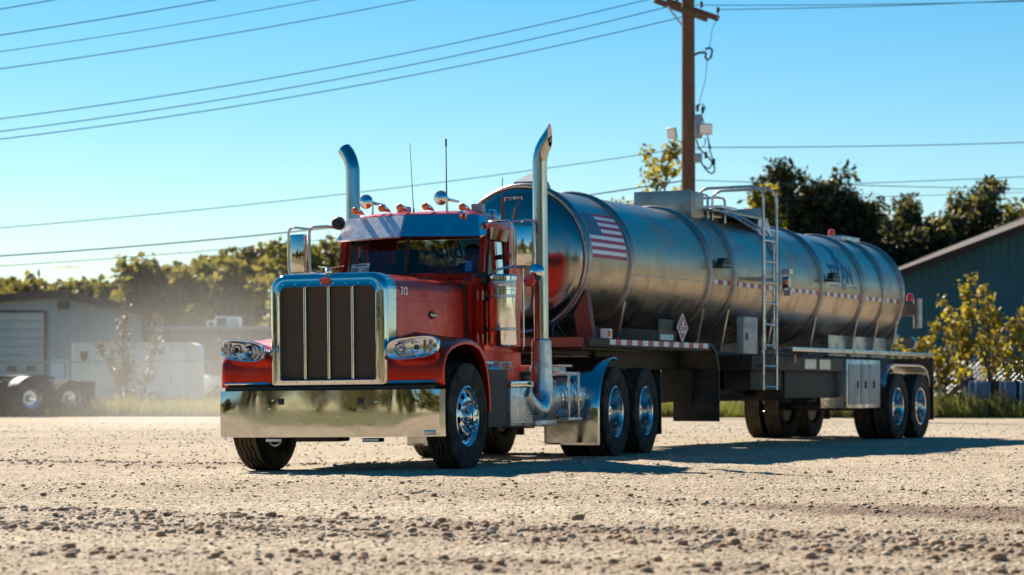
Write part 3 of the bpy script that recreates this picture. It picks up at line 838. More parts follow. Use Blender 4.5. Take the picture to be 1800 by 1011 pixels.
# ================================================================== UTILITY POLE AND WIRES
M['pole'] = pm('weathered_pole_wood', (.17, .085, .045), .85, 0, var=(3, .3), col2=(.09, .045, .028), stretch=(6, 6, .6), bump=(14, .5, .02))
M['wire'] = pm('black_cable', (.02, .06, .08), .6)
M['ceramic'] = pm('dark_insulator', (.05, .045, .045), .3)
M['greybox'] = pm('grey_box_paint', (.28, .31, .33), .5, .2, var=(4, .1))
Yp = 64.0; pb = P(1210, 300, Yp)
up = empty('utility_pole', (pb.x, Yp, 0)); tag(up, 'brown wooden utility pole with crossarm, floodlights and meter boxes behind the tanker', 'utility pole')
def pl(px, py, dy=0):
    q = P(px, py, Yp); return Vector((q.x - pb.x, dy, q.z))
mb = MB(); mb.tube([(0, 0, -.2), (0, 0, 4), (.0, 0, 8), (-.01, 0, 11.9)], [.20, .19, .18, .165], 14); mb.build('shaft', M['pole'], up)
mb = MB(); mb.bar(pl(1149, 3, -.28), pl(1243, 36, -.18), .09, .15); mb.build('crossarm', M['pole'], up, bevel=.008)
mb = MB(); mb.bar(pl(1172, -2, .28), pl(1265, 31, .20), .09, .15); mb.build('crossarm', M['pole'], up, bevel=.008)
mb = MB(); mb.bar(pl(1172, 14, -.3), pl(1199, 47, -.18), .03, .05); mb.build('brace', M['galv'], up)
for a in ((1168, -6), (1190, 1), (1233, 10), (1262, 20)):
    q = pl(*a); mb = MB(); mb.lathe([(.012, -.08), (.03, -.02), (.055, .0), (.035, .04), (.05, .06), (.03, .11), (.0, .12)], 10, q, 'Z'); mb.build('insulator', M['ceramic'], up)
mb = MB(); mb.tube([pl(1217, 98), pl(1228, 93), pl(1240, 92)], .035, 6); mb.tube([pl(1240, 87), pl(1247, 84), pl(1252, 88), pl(1250, 100), pl(1244, 106), pl(1240, 101), pl(1241, 92)], .035, 6); mb.build('cutout_fuse', M['ceramic'], up)
mb = MB(); mb.tube([pl(1262, 30), pl(1252, 50), pl(1247, 84)], .010, 5); mb.tube([pl(1243, 105), pl(1240, 140), pl(1228, 185)], .010, 5)
mb.tube([pl(1228, 185), pl(1236, 183), pl(1240, 190), pl(1232, 205)], .014, 5); mb.build('drop_wire', M['wire'], up)
def pbox(name, px0, py0, px1, py1, d0, d1, mat):
    a, c = pl(px0, py0), pl(px1, py1); mb = MB(); mb.box(a.x, c.x, d0, d1, c.z, a.z); return mb.build(name, mat, up, bevel=.02)
pbox('meter_box', 1219, 202, 1234, 243, -.16, .14, M['greybox'])
pbox('junction_box', 1219, 270, 1234, 286, -.12, .1, M['greybox'])
pbox('junction_box', 1251, 279, 1257, 291, -.1, .0, M['black'])
pbox('junction_box', 1238, 267, 1243, 279, -.1, .0, M['black'])
for q in ((1226, 190), (1235, 193)):
    mb = MB(); mb.lathe([(.03, -.1), (.04, 0), (.05, .06), (.02, .1), (0, .11)], 8, pl(*q), 'Z'); mb.build('weatherhead', M['black'], up)
for (px, py, rz, rx) in ((1180, 236, -28, 25), (1239, 229, 6, 10)):
    c = pl(px, py, -.25); Mx = Matrix.Translation(c) @ Matrix.Rotation(R(rz), 4, 'Z') @ Matrix.Rotation(R(rx), 4, 'X')
    hw = .13 if px < 1200 else .175
    mb = MB(); mb.box(-hw, hw, -.04, .05, -.15, .15, M=Mx); fl_ = mb.build('floodlight', M['galv'], up, bevel=.02)
    mb = MB(); mb.box(-hw + .03, hw - .03, -.05, -.035, -.10, .11, M=Mx); mb.build('lens', M['white'], fl_)
    mb = MB(); mb.tube([c + Vector((0, .05, -.1)), Vector((c.x * .5, 0, c.z - .2)), Vector((0, -.1, c.z - .15))], .018, 6); mb.build('bracket', M['galv'], fl_)
def sp(pts, rr=.016, nm='cable'):
    P_ = [pl(*q) for q in pts]; out = []
    for i in range(len(P_) - 1):
        p0, p1, p2, p3 = P_[max(i - 1, 0)], P_[i], P_[i + 1], P_[min(i + 2, len(P_) - 1)]
        for t in (0, .25, .5, .75):
            out.append(.5 * ((2 * p1) + (p2 - p0) * t + (2 * p0 - 5 * p1 + 4 * p2 - p3) * t * t + (3 * p1 - p0 - 3 * p2 + p3) * t ** 3))
    out.append(P_[-1]); mb = MB(); mb.tube(out, rr, 5); mb.build(nm, M['wire'], up)
sp([(1175, 247), (1188, 260), (1198, 268)]); sp([(1184, 250), (1190, 275), (1197, 287)])
sp([(1224, 245), (1230, 262), (1244, 275), (1254, 290), (1256, 300), (1250, 305), (1240, 297), (1232, 284)], .022)
sp([(1240, 243), (1238, 255), (1224, 264)]); sp([(1245, 243), (1247, 262), (1252, 280), (1247, 296), (1236, 291)], .018); sp([(1234, 205), (1239, 222), (1246, 250), (1250, 262)])

def wire(p, q, sag, rr, label, group='overhead wires'):
    p, q = Vector(p), Vector(q); mb = MB(); pts = []
    for i in range(33):
        t = i / 32; v = p + (q - p) * t; v.z -= sag * 4 * t * (1 - t); pts.append(v)
    mb.tube(pts, rr * .78, 5)
    return tag(mb.build('overhead_wire', M['wire']), label, 'wire', group)
def wpx(a, b_, Ya, Yb2, sag, rr, label): return wire(P(*a, Ya), P(*b_, Yb2), sag, rr, label)
wpx((-700, 124), (420, -62), 52, 60, .12, .016, 'short overhead wire cutting the top left corner, highest of all')
wpx((-700, 149), (700, -63), 52, 60, .25, .016, 'second overhead wire from the top left corner')
wpx((-700, 172), (700, -28), 52, 60, .25, .012, 'third overhead wire from the top left corner')
wpx((-700, 198), (800, -15), 52, 60, .30, .014, 'fourth overhead wire from the top left corner')
wpx((-900, 286), (1168, -8), 58, Yp, .75, .016, 'upper of three wires sweeping down left from the crossarm')
wpx((-900, 305), (1190, 8), 58, Yp, .80, .016, 'middle of three wires sweeping down left from the crossarm')
wpx((-900, 317), (1200, 30), 58, Yp, .75, .016, 'lowest of three wires sweeping down left from the crossarm')
wpx((1222, 9), (2100, -10), Yp, 70, .10, .014, 'upper wire running right from the crossarm')
wpx((1262, 17), (2100, -18), Yp, 70, .10, .014, 'lower wire running right from the crossarm')
wpx((-900, 452), (1200, 261), 58, Yp, .45, .013, 'thin wire reaching the pole level with the floodlights from the left')
wpx((1220, 259), (2600, 203), Yp, 72, .25, .015, 'wire leaving the pole rightwards level with the floodlights')
wpx((-900, 478), (1200, 318), 58, Yp, .60, .022, 'thick cable passing behind the exhaust stacks')
wpx((-900, 492), (1200, 340), 58, Yp, .60, .012, 'lowest thin wire passing behind the truck visor')
wpx((1221, 317), (2500, 338), Yp, 76, .1, .014, 'wire sloping down right from low on the pole')
wpx((1300, 330), (2700, 262), 80, 76, .1, .016, 'wire rising to the right over the dark trees')
wpx((1300, 352), (2700, 300), 84, 80, .1, .013, 'lowest wire over the dark trees at right')

# ================================================================== CLOUDS
M['cloud'] = pm('cloud_white', (.95, .94, .92), 1.0, 0, trans=.5)
for px, py, w, h, lab in ((116, 469, 24, 6, 'tiny white cloud low over the left hill'), (302, 478, 36, 9, 'small white cloud behind the left treetops'), (308, 443, 12, 3, 'faint small cloud wisp above the left treetops')):
    Y = 1700; r = np.random.default_rng(px); mb = MB()
    for k in range(16):
        u = r.uniform(-1, 1); c = P(px + u * w, py + r.uniform(-.2, .3) * h, Y + r.uniform(-8, 8))
        mb.sphere(c, h * (1 - .6 * u * u) * .75 / FPX * Y, 12, 8, (1.7, 1.5, .62))
    tag(mb.build('cloud', M['cloud']), lab, 'cloud')
# ================================================================== TEXT
def text_mesh(body, size, shear=0., bold=0., align='CENTER', space=1.):
    cu = bpy.data.curves.new('lettering', 'FONT'); cu.body = body; cu.size = size; cu.shear = shear; cu.offset = bold
    cu.align_x = align; cu.align_y = 'CENTER'; cu.resolution_u = 3; cu.space_character = space
    o = bpy.data.objects.new('lettering', cu); COL.objects.link(o)
    dg = bpy.context.evaluated_depsgraph_get()
    me = bpy.data.meshes.new_from_object(o.evaluated_get(dg))
    bpy.data.objects.remove(o)
    return me
def text_on(body, size, fn, mat, parent, name='lettering', shear=0., bold=0., space=1., sub=0):
    """fn(u, v) -> point on the carrying surface"""
    me = text_mesh(body, size, shear, bold, space=space)
    if sub:
        bm = bmesh.new(); bm.from_mesh(me); bmesh.ops.triangulate(bm, faces=bm.faces)
        bmesh.ops.subdivide_edges(bm, edges=[e for e in bm.edges if e.calc_length() > sub], cuts=2); bm.to_mesh(me); bm.free()
    for v in me.vertices: v.co = fn(v.co.x, v.co.y)
    me.materials.clear(); me.materials.append(mat)
    return link(name, me, parent)

# ================================================================== WHEELS
def tyre_mb(x0=0., w=.285, Rr=.525, rim=.292, n=72):
    h = w / 2; tw = h - .022
    prof = [(rim - .005, -h * .72), (rim + .02, -h * .84), (rim + .07, -h * .97), (rim + .13, -h), (Rr - .05, -h * .97), (Rr - .02, -tw - .006), (Rr - .004, -tw)]
    for g in (-.60, -.2, .2, .60):
        c = g * tw; q = .008
        prof += [(Rr, c - q - .004), (Rr - .016, c - q), (Rr - .016, c + q), (Rr, c + q + .004)]
    prof += [(Rr - .004, tw), (Rr - .02, tw + .006), (Rr - .05, h * .97), (rim + .13, h), (rim + .07, h * .97), (rim + .02, h * .84), (rim - .005, h * .72)]
    mb = MB()
    mb.lathe(prof, n, (x0, 0, 0), 'X', wob=lambda k, j: (.007 if (j // 2) % 2 else -.007) if 7 <= k < len(prof) - 7 else 0)
    mb.m = [1 if 6 <= f // n < len(prof) - 8 else 0 for f in range(len(mb.f))]
    return mb
def steer_wheel():
    mb = MB()
    prof = [(.296, .085), (.300, .118), (.288, .122), (.276, .112), (.268, .088), (.252, .084), (.236, .098), (.192, .116), (.165, .122), (.100, .124), (.0, .124)]
    mb.lathe(prof, 60, (0, 0, 0), 'X', skip=lambda i, j: i == 6 and j % 6 in (0, 1, 2))
    mb.lathe([(.296, -.1), (.27, -.1), (.25, 0), (.262, .085)], 40)
    w = mb.build('wheel', M['alu_wheel'])
    tyre_mb().build('tyre', [M['rubber'], M['rubber_dusty']], w, smooth=50)
    mb = MB(); mb.lathe([(.096, .12), (.094, .16), (.085, .178), (.07, .186), (.068, .20), (.03, .206), (.0, .206)], 28); mb.lathe([(.28, .02), (.12, .03), (0, .03)], 30, mi=1)
    mb.build('hub', [M['chrome'], M['black']], w)
    for k in range(10):
        a = 2 * math.pi * k / 10 + .2; mb = MB(); mb.lathe([(.019, .118), (.019, .15), (.013, .165), (.013, .178), (.006, .184), (0, .185)], 8, (0, .140 * math.cos(a), .140 * math.sin(a)))
        mb.build('lug_nut', M['chrome'], w)
    return w
def dual_wheel():
    mb = MB()
    prof = [(.296, .085), (.300, .118), (.288, .122), (.276, .114), (.268, .08), (.262, .03), (.256, -.03), (.235, -.075), (.2, -.085), (.165, -.088), (.10, -.088), (0, -.088)]
    mb.lathe(prof, 56, (0, 0, 0), 'X', skip=lambda i, j: i == 8 and j % 7 in (0, 1))
    w = mb.build('wheel', M['alu_wheel'])
    tyre_mb().build('tyre', [M['rubber'], M['rubber_dusty']], w, smooth=50)
    tyre_mb(-.335).build('inner_tyre', [M['rubber'], M['rubber_dusty']], w, smooth=50)
    mb = MB(); mb.lathe([(.115, -.09), (.112, -.02), (.10, -.005), (.085, .02), (.07, .05), (.03, .055), (0, .055)], 24)
    for k in range(10):
        a = 2 * math.pi * k / 10; mb.cyl((-.09, .142 * math.cos(a), .142 * math.sin(a)), (-.05, .142 * math.cos(a), .142 * math.sin(a)), .017, n=6)
    mb.lathe([(.30, -.14), (.1, -.13), (0, -.13)], 30, mi=1)
    mb.lathe([(.25, -.42), (.1, -.42), (0, -.42)], 30, mi=1)
    mb.build('hub', [M['chrome_worn'], M['black']], w)
    return w
WSTEER, WDUAL = steer_wheel(), dual_wheel()
_used = set()
def put_wheel(src, parent, x, y, side, z=.515, rz=0, spin=0):
    o = src if src.name not in _used else copy_tree(src)
    _used.add(src.name)
    o.parent = parent; o.location = (x, y, z)
    o.rotation_euler = (spin, 0, rz + (0 if side > 0 else math.pi))
    return o

# ================================================================== TRACTOR
T = empty('semi_truck', TR_LOC + Vector((0, 0, gz1(TR_LOC.x, TR_LOC.y) * 0)), (0, TR_ROLL, TR_YAW))
tag(T, 'red conventional semi truck with chrome grille and twin exhaust stacks facing the camera', 'truck')
def tp(mb, name, mat, **k): return mb.build(name, mat, k.pop('parent', T), **k)

# chassis
for s in (-1, 1):
    mb = MB(); mb.box(s * .46 - .04, s * .46 + .04, -.62, 6.95, .72, .98); tp(mb, 'frame_rail', M['dark'], bevel=.006)
mb = MB()
for y in (1.4, 2.7, 3.9, 5.5, 6.8): mb.box(-.42, .42, y - .06, y + .06, .76, .94)
mb.box(-.30, .30, -.35, .9, .50, 1.45); mb.box(-.22, .22, .9, 2.2, .55, 1.0); mb.tube([(0, 2.2, .72), (0, 4.8, .62)], .06, 10); tp(mb, 'driveline', M['dark'])
mb = MB(); mb.tube([(-1.0, 0, .50), (-.7, 0, .42), (.7, 0, .42), (1.0, 0, .50)], .055, 10); tp(mb, 'front_axle', M['dark'])
for y in (4.87, 6.15):
    mb = MB(); mb.tube([(-1.0, y, .515), (-.3, y, .515), (-.2, y, .53), (.2, y, .53), (.3, y, .515), (1.0, y, .515)], [.08, .09, .2, .2, .09, .08], 12); tp(mb, 'drive_axle', M['dark'])
put_wheel(WSTEER, T, 1.02, 0, 1, rz=R(-1.5)); put_wheel(WSTEER, T, -1.02, 0, -1, rz=R(-1.5), spin=.3)
for i, y in enumerate((4.87, 6.15)):
    put_wheel(WDUAL, T, 1.08, y, 1, spin=.3 * i); put_wheel(WDUAL, T, -1.08, y, -1, spin=.7 * i)

# bumper
def bump_pt(u, v):
    """u -1..1 across, v 0..1 up"""
    x = 1.14 * u; a = abs(u)
    y = -.90 + .055 * a ** 2 + .10 * max(0, a - .62) ** 1.5 * 2.2
    z = .335 + .447 * v
    y += (.002 + .03 * max(0, a - .66)) * (2 * v - 1) ** 2
    return Vector((x, y, z))
mb = MB()
us = np.linspace(-1, 1, 61); vs_ = np.linspace(0, 1, 13)
rows = [[bump_pt(u, v) for u in us] for v in vs_]
top = [p + Vector((0, .10, .004)) for p in rows[-1]]; bot = [p + Vector((0, .07, -.002)) for p in rows[0]]
mb.grid([bot] + rows + [top])
for e in (0, -1):
    col_ = [r_[e] for r_ in rows]; mb.grid([col_, [p + Vector((0, .16, 0)) for p in col_]])
bumper = tp(mb, 'bumper', M['chrome_worn'], smooth=50)
for u in (-.39, .335):
    c = bump_pt(u, .77); mb = MB(); mb.box(c.x - .03, c.x + .03, c.y - .006, c.y + .03, c.z - .03, c.z + .03); mb.build('tow_hole', M['black'], bumper)
for u, v in ((-.24, .44), (.14, .44), (.47, .75), (-.5, .62), (-.47, .8)):
    c = bump_pt(u, v); mb = MB(); mb.sphere(c, .013, 10, 6, (1, .5, 1)); mb.build('bolt_head', M['chrome'], bumper)
c = bump_pt(.93, .07); mb = MB(); mb.box(c.x - .07, c.x + .05, c.y - .02, c.y + .01, c.z - .015, c.z + .03); mb.build('marker_lamp', M['alu'], bumper, bevel=.008)
for x in (-.55, .46):
    mb = MB(); mb.box(x - .09, x + .09, -.84, -.72, .285, .325); q = tp(mb, 'fog_lamp', M['black'], bevel=.008)
    mb = MB(); mb.box(x - .08, x + .08, -.848, -.838, .293, .318); mb.build('lens', M['white'], q)
mb = MB(); mb.box(-1.08, 1.08, -.80, -.66, .76, .82); mb.box(-.9, .9, -.70, -.60, .40, .80); tp(mb, 'valance', M['black'])
mb = MB(); mb.box(-.46, .0, -.55, -.25, .285, .42); tp(mb, 'skid_plate', M['under'], bevel=.02)

# grille
def rrect(x, z0, z1, rt, rb, y, n=8, crown=0.):
    pts = []
    for cx, cz, a0, rad in ((x - rt, z1 - rt, 0, rt), (-x + rt, z1 - rt, 90, rt), (-x + rb, z0 + rb, 180, rb), (x - rb, z0 + rb, 270, rb)):
        for k in range(n + 1):
            a = R(a0 + 90 * k / n); px_ = cx + rad * math.cos(a); pz_ = cz + rad * math.sin(a)
            if crown and pz_ > (z0 + z1) / 2: pz_ += crown * (1 - (px_ / x) ** 2)
            pts.append(Vector((px_, y, pz_)))
    return pts
def resamp(ring, n=160):
    d = [0]
    for i in range(len(ring)): d.append(d[-1] + (ring[(i + 1) % len(ring)] - ring[i]).length)
    out = []; j = 0
    for k in range(n):
        t = d[-1] * k / n
        while d[j + 1] < t: j += 1
        out.append(ring[j].lerp(ring[(j + 1) % len(ring)], (t - d[j]) / max(d[j + 1] - d[j], 1e-9)))
    return out
GYF = -.79
def gr(x, z0, z1, rt, rb, y, crown=0.): return rrect(x, z0, z1, rt, rb, y, 10, crown)
rings = [gr(.495, .893, 1.772, .07, .03, GYF + .07), gr(.495, .893, 1.772, .07, .03, GYF + .004), gr(.503, .885, 1.780, .075, .03, GYF - .006), gr(.512, .876, 1.789, .08, .03, GYF + .004),
         gr(.560, .838, 1.842, .12, .025, GYF, .02)]
for k in range(1, 7):
    a = R(15 * k); rings.append(gr(.560 + .05 * math.sin(a), .838 - .022 * math.sin(a), 1.842 + .058 * math.sin(a), .12 + .04 * math.sin(a), .025, GYF + .065 * (1 - math.cos(a)), .02))
rings.append(gr(.612, .816, 1.902, .16, .025, GYF + .27, .02))
mb = MB(); mb.loft(rings, True, False); gs = tp(mb, 'grille_surround', M['chrome_worn'], smooth=60)
gm_ = bpy.data.materials.new('punched_grille'); gm_.use_nodes = True
n = gm_.node_tree.nodes; L = gm_.node_tree.links; b = n['Principled BSDF']
tc = n.new('ShaderNodeTexCoord'); mp = n.new('ShaderNodeMapping'); mp.inputs['Rotation'].default_value = (0, R(45), 0); L.new(tc.outputs['Object'], mp.inputs[0])
sx_ = n.new('ShaderNodeSeparateXYZ'); L.new(mp.outputs[0], sx_.inputs[0])
def wavem(o):
    m1 = n.new('ShaderNodeMath'); m1.operation = 'MULTIPLY'; m1.inputs[1].default_value = 2 * math.pi / .030; L.new(o, m1.inputs[0])
    m2 = n.new('ShaderNodeMath'); m2.operation = 'SINE'; L.new(m1.outputs[0], m2.inputs[0]); return m2
w1, w2 = wavem(sx_.outputs[0]), wavem(sx_.outputs[2])
mm = n.new('ShaderNodeMath'); mm.operation = 'MULTIPLY'; L.new(w1.outputs[0], mm.inputs[0]); L.new(w2.outputs[0], mm.inputs[1])
ma = n.new('ShaderNodeMath'); ma.operation = 'ABSOLUTE'; L.new(mm.outputs[0], ma.inputs[0])
rp = n.new('ShaderNodeValToRGB'); rp.color_ramp.elements[0].position = .12; rp.color_ramp.elements[1].position = .45
rp.color_ramp.elements[0].color = (.13, .062, .024, 1); rp.color_ramp.elements[1].color = (.006, .005, .005, 1); L.new(ma.outputs[0], rp.inputs[0]); L.new(rp.outputs[0], b.inputs['Base Color'])
b.inputs['Roughness'].default_value = .5
mb = MB(); mb.box(-.51, .51, GYF + .06, GYF + .075, .89, 1.775); mb.build('grille_mesh', gm_, gs)
for x in (-.248, 0, .248):
    mb = MB(); mb.cyl((x, GYF + .035, .885), (x, GYF + .035, 1.775), .0155, n=12); mb.build('grille_bar', M['chrome'], gs)
for k in range(30):
    a = k / 30; ring = resamp(gr(.533, .858, 1.806, .09, .03, GYF - .001, .008), 30)
    mb = MB(); mb.sphere(ring[k], .006, 6, 4, (1, .6, 1)); mb.build('rivet', M['chrome'], gs)
mb = MB(); mb.lathe([(.0, -.010), (.9, -.008), (1, 0)], 28, (0, 0, 0), 'Y'); 
mb.v = [(-.015 + x * .062, GYF - .006 + y, 1.836 + z * .029) for x, y, z in mb.v]; eb = mb.build('oval_emblem', M['redlens'], gs)
text_on('Peterbilt', .036, lambda u, v: Vector((-.015 + u, GYF - .0175, 1.836 + v)), M['chrome'], eb, shear=.25)
# hood ornament: a small winged bird
mb = MB(); mb.tube([(0, -.80, 1.915), (0, -.76, 1.945), (0, -.66, 1.955), (0, -.60, 1.95)], [.014, .022, .016, .006], 10)
for s in (-1, 1): mb.loft([[Vector((s * .012, -.77, 1.955)), Vector((s * .012, -.69, 1.955)), Vector((s * .012, -.69, 1.967)), Vector((s * .012, -.77, 1.967))], [Vector((s * .13, -.70, 1.975)), Vector((s * .13, -.67, 1.975)), Vector((s * .13, -.67, 1.98)), Vector((s * .13, -.70, 1.98))]])
mb.box(-.015, .015, -.78, -.70, 1.90, 1.93); tp(mb, 'hood_ornament', M['chrome'], smooth=50)

# hood
def hw(y): return .612 + .105 * np.clip((y + .5) / 1.55, 0, 1)
def hood_ring(y):
    w = float(hw(y)); t = (y + .52) / 1.57; zt = 1.865 + .02 * t; rr = .13; pts = []
    pts.append((w + .012, .98)); pts.append((w + .004, 1.3)); pts.append((w, zt - rr))
    for k in range(1, 7):
        a = R(90 * k / 6); pts.append((w - rr + rr * math.cos(a), zt - rr + rr * math.sin(a)))
    for f in (.78, .62, .56, .5, .3, 0):
        bulge = .045 * (1 / (1 + math.exp((f - .58) * 40))) * min(1, max(0, 1.1 - t * .35))
        pts.append((w * f * .98, zt + .012 * (1 - f) + bulge))
    full = pts + [(-x, z) for x, z in pts[::-1][1:]]
    return [Vector((x, y, z)) for x, z in full]
mb = MB(); mb.loft([hood_ring(y) for y in np.linspace(-.53, 1.05, 16)], False, False)
hood = tp(mb, 'hood', M['red'], smooth=50)
mb = MB(); mb.grid([[Vector((s_ * float(hw(y) + .014), y, z)) for y in np.linspace(-.52, 1.04, 8)] for s_ in (1,) for z in (1.655, 1.662)]); mb.build('hood_crease', M['red'], hood)
def hood_side(y0, z0): return lambda u, v: Vector((float(hw(y0 + u)) + .006 + .012 * max(0, 1.3 - (z0 + v)), y0 + u, z0 + v))
text_on('312', .105, hood_side(-.36, 1.735), M['whitetape'], hood, bold=.004)
mb = MB(); mb.lathe([(0, .012), (.9, .010), (1, 0)], 24, (0, 0, 0), 'X'); hs = hood_side(.28, 1.52)
mb.v = [(hs(y * .075, z * .04)[0] + x, .28 + y * .075, 1.52 + z * .04) for x, y, z in mb.v]; eb = mb.build('oval_emblem', M['black'], hood)
text_on('Peterbilt', .040, lambda u, v: hs(u, v) + Vector((.014, 0, 0)), M['chrome'], eb, shear=.25)
mb = MB(); mb.box(.69, .73, 1.05, 1.11, 1.0, 1.86); mb.box(-.73, -.69, 1.05, 1.11, 1.0, 1.86); mb.box(-.7, .7, 1.06, 1.10, .95, 1.86); hg = tp(mb, 'firewall', M['black'])
for z in np.linspace(1.25, 1.8, 7):
    mb = MB(); mb.sphere((.732, 1.08, z), .012, 8, 5, (.6, 1, 1)); mb.build('bolt_head', M['red'], hg)

# fenders, headlights
FP = [(-.74, .845), (-.745, .95), (-.73, 1.06), (-.66, 1.15), (-.52, 1.215), (-.32, 1.262), (-.1, 1.285), (.12, 1.278), (.32, 1.23), (.46, 1.14), (.565, 1.00), (.62, .83), (.645, .66), (.65, .56)]
def fender(s):
    mb = MB(); rows = []
    for i, (y, z) in enumerate(FP):
        d = Vector((0, y, z - .53)); d.normalize()
        nrm = Vector((0, d.y, d.z)); fr = max(0, min(1, (y + .74) / .5))
        lift = .07 * max(0, 1 - abs(y) / .7)
        row = []
        for f, (dx, dn) in ((0, (.56, lift + .02)), (.25, (.72, lift * .6 + .012)), (.5, (.88, lift * .25 + .008)), (.75, (1.03, .004)), (.9, (1.10, 0)), (1, (1.14, -.012))):
            row.append(Vector((s * dx, y, z)) + nrm * dn)
        for dx, dn in ((1.158, -.03), (1.163, -.05), (1.158, -.068), (1.14, -.072), (1.05, -.06), (.6, -.06)):
            row.append(Vector((s * dx, y, z)) + nrm * dn)
        rows.append(row)
    mb.grid(rows)
    # front closing face
    r0 = rows[0]; mb.grid([r0[:6], [p + Vector((0, .06, 0)) for p in r0[:6]]])
    f = tp(mb, 'fender', M['red'], smooth=55)
    mb = MB(); mb.tube([(s * .62, -.765, .855), (s * 1.02, -.765, .855), (s * 1.10, -.755, .855)], .016, 8); mb.build('fender_trim', M['chrome'], f)
    mb = MB(); mb.grid([[Vector((s * x, y - .03 * (y / .6), z - .10)) for x in (.5, 1.1)] for y, z in FP]); mb.build('wheel_well', M['black'], f)
    return f
def sup(cx, cz, a, b_, y, n=28, e=3.2):
    out = []
    for k in range(n):
        t = 2 * math.pi * k / n; c, q = math.cos(t), math.sin(t)
        out.append(Vector((cx + a * abs(c) ** (2 / e) * (1 if c > 0 else -1), y, cz + b_ * abs(q) ** (2 / e) * (1 if q > 0 else -1))))
    return out
for s in (1, -1):
    fender(s)
    cx, cz = s * .885, 1.175
    sw = lambda ring: [p + Vector((0, .38 * max(0, abs(p.x) - .80) ** 1.3, .10 * (abs(p.x) - .885) - .0)) for p in ring]
    mb = MB(); mb.loft([sw(sup(cx, cz, .225, .088, -.872)), sw(sup(cx, cz, .240, .100, -.876)), sw(sup(cx, cz, .246, .106, -.86)), sw(sup(cx, cz, .246, .106, -.82)), sw(sup(cx - s * .01, cz - .005, .235, .10, -.72)), sw(sup(cx - s * .03, cz - .01, .20, .09, -.58)), sw(sup(cx - s * .06, cz - .015, .10, .05, -.46))])
    mb.tube([(s * .60, -.62, 1.14), (s * .72, -.70, 1.15)], .05, 10)
    hl = tp(mb, 'headlight', M['chrome'], smooth=55)
    mb = MB(); mb.loft([sw(sup(cx, cz, .215, .080, -.866)), sw(sup(cx, cz, .18, .05, -.862))]); mb.build('reflector_bowl', M['alu'], hl)
    for dx, rr in ((-.105 * s, .053), (.045 * s, .050)):
        yy = -.874 + .38 * max(0, abs(cx + dx) - .80) ** 1.3
        mb = MB(); mb.lathe([(rr, .02), (rr * 1.08, -.012), (rr * .86, -.006), (rr * .8, .03)], 24, (cx + dx, yy, cz + .1 * (abs(cx + dx) - .885)), 'Y'); mb.build('projector_ring', M['chrome'], hl)
        mb = MB(); mb.sphere((cx + dx, yy + .02, cz + .1 * (abs(cx + dx) - .885)), rr * .66, 16, 10, (1, .6, 1)); mb.build('projector_lens', M['black'] if dx * s > 0 else M['chrome'], hl)
    for dx, m_, w_ in ((.125 * s, M['amber'], .013), (.175 * s, M['whitetape'], .026)):
        x_ = cx + dx; yy = -.876 + .38 * max(0, abs(x_) - .80) ** 1.3
        mb = MB(); mb.box(x_ - w_, x_ + w_, yy, yy + .02, cz - .052, cz + .075); mb.build('turn_signal', m_, hl, bevel=.006)
    for dz in (-.02, .05):
        x_ = cx + .185 * s; yy = -.885 + .38 * max(0, abs(x_) - .80) ** 1.3
        mb = MB(); mb.sphere((x_, yy, cz + dz), .014, 8, 6, (1, .5, 1)); mb.build('side_bulb', M['amber'], hl)
    mb = MB(); mb.loft([sw(sup(cx, cz, .222, .085, -.884)), sw(sup(cx, cz, .19, .066, -.893)), sw(sup(cx, cz, .05, .02, -.897))], True, False); mb.build('lens', M['lens'], hl)

# cab
CW = .82
mb = MB()
for s in (-1, 1):
    a, b2 = (CW - .04) * s, CW * s; x0, x1 = min(a, b2), max(a, b2)
    mb.box(x0, x1, 1.12, 2.55, 1.05, 1.93)
    mb.box(x0, x1, 2.16, 2.55, 1.93, 2.50)
    mb.box(x0, x1, 1.5, 2.16, 2.45, 2.52)
    mb.bar((s * (CW - .03), 1.43, 1.93), (s * (CW - .045), 1.57, 2.50), .06, .09, (0, 1, 0))
# cowl and windscreen surround, back wall with window
mb.prism([(-CW, 1.12, 1.05), (CW, 1.12, 1.05), (CW, 1.12, 1.86), (.7, 1.12, 1.90), (-.7, 1.12, 1.90), (-CW, 1.12, 1.86)], (0, .05, 0))
def wsy(x): return 1.285 + .19 * (abs(x) / .78) ** 1.0
xs_ = (-.80, -.4, 0, .4, .80)
mb.grid([[Vector((x, 1.13, 1.88)) for x in xs_], [Vector((x, wsy(x) - .02, 1.965)) for x in xs_], [Vector((x, wsy(x) - .005, 1.995)) for x in xs_]])
mb.grid([[Vector((x, wsy(x) + .10, 2.42)) for x in xs_], [Vector((x, wsy(x) + .115, 2.50)) for x in xs_]])
for s in (-1, 1): mb.grid([[Vector((s * x, wsy(x) - .012 + t * .12, 1.965 + t * .5)) for t in np.linspace(0, 1, 6)] for x in (.735, .77, .81)])
mb.box(-.78, .78, 2.49, 2.53, 1.05, 2.14); mb.box(-.78, -.58, 2.49, 2.53, 2.14, 2.5); mb.box(.58, .78, 2.49, 2.53, 2.14, 2.5); mb.box(-.58, .58, 2.49, 2.53, 2.42, 2.5)
cab = tp(mb, 'cab', M['red'], smooth=30)
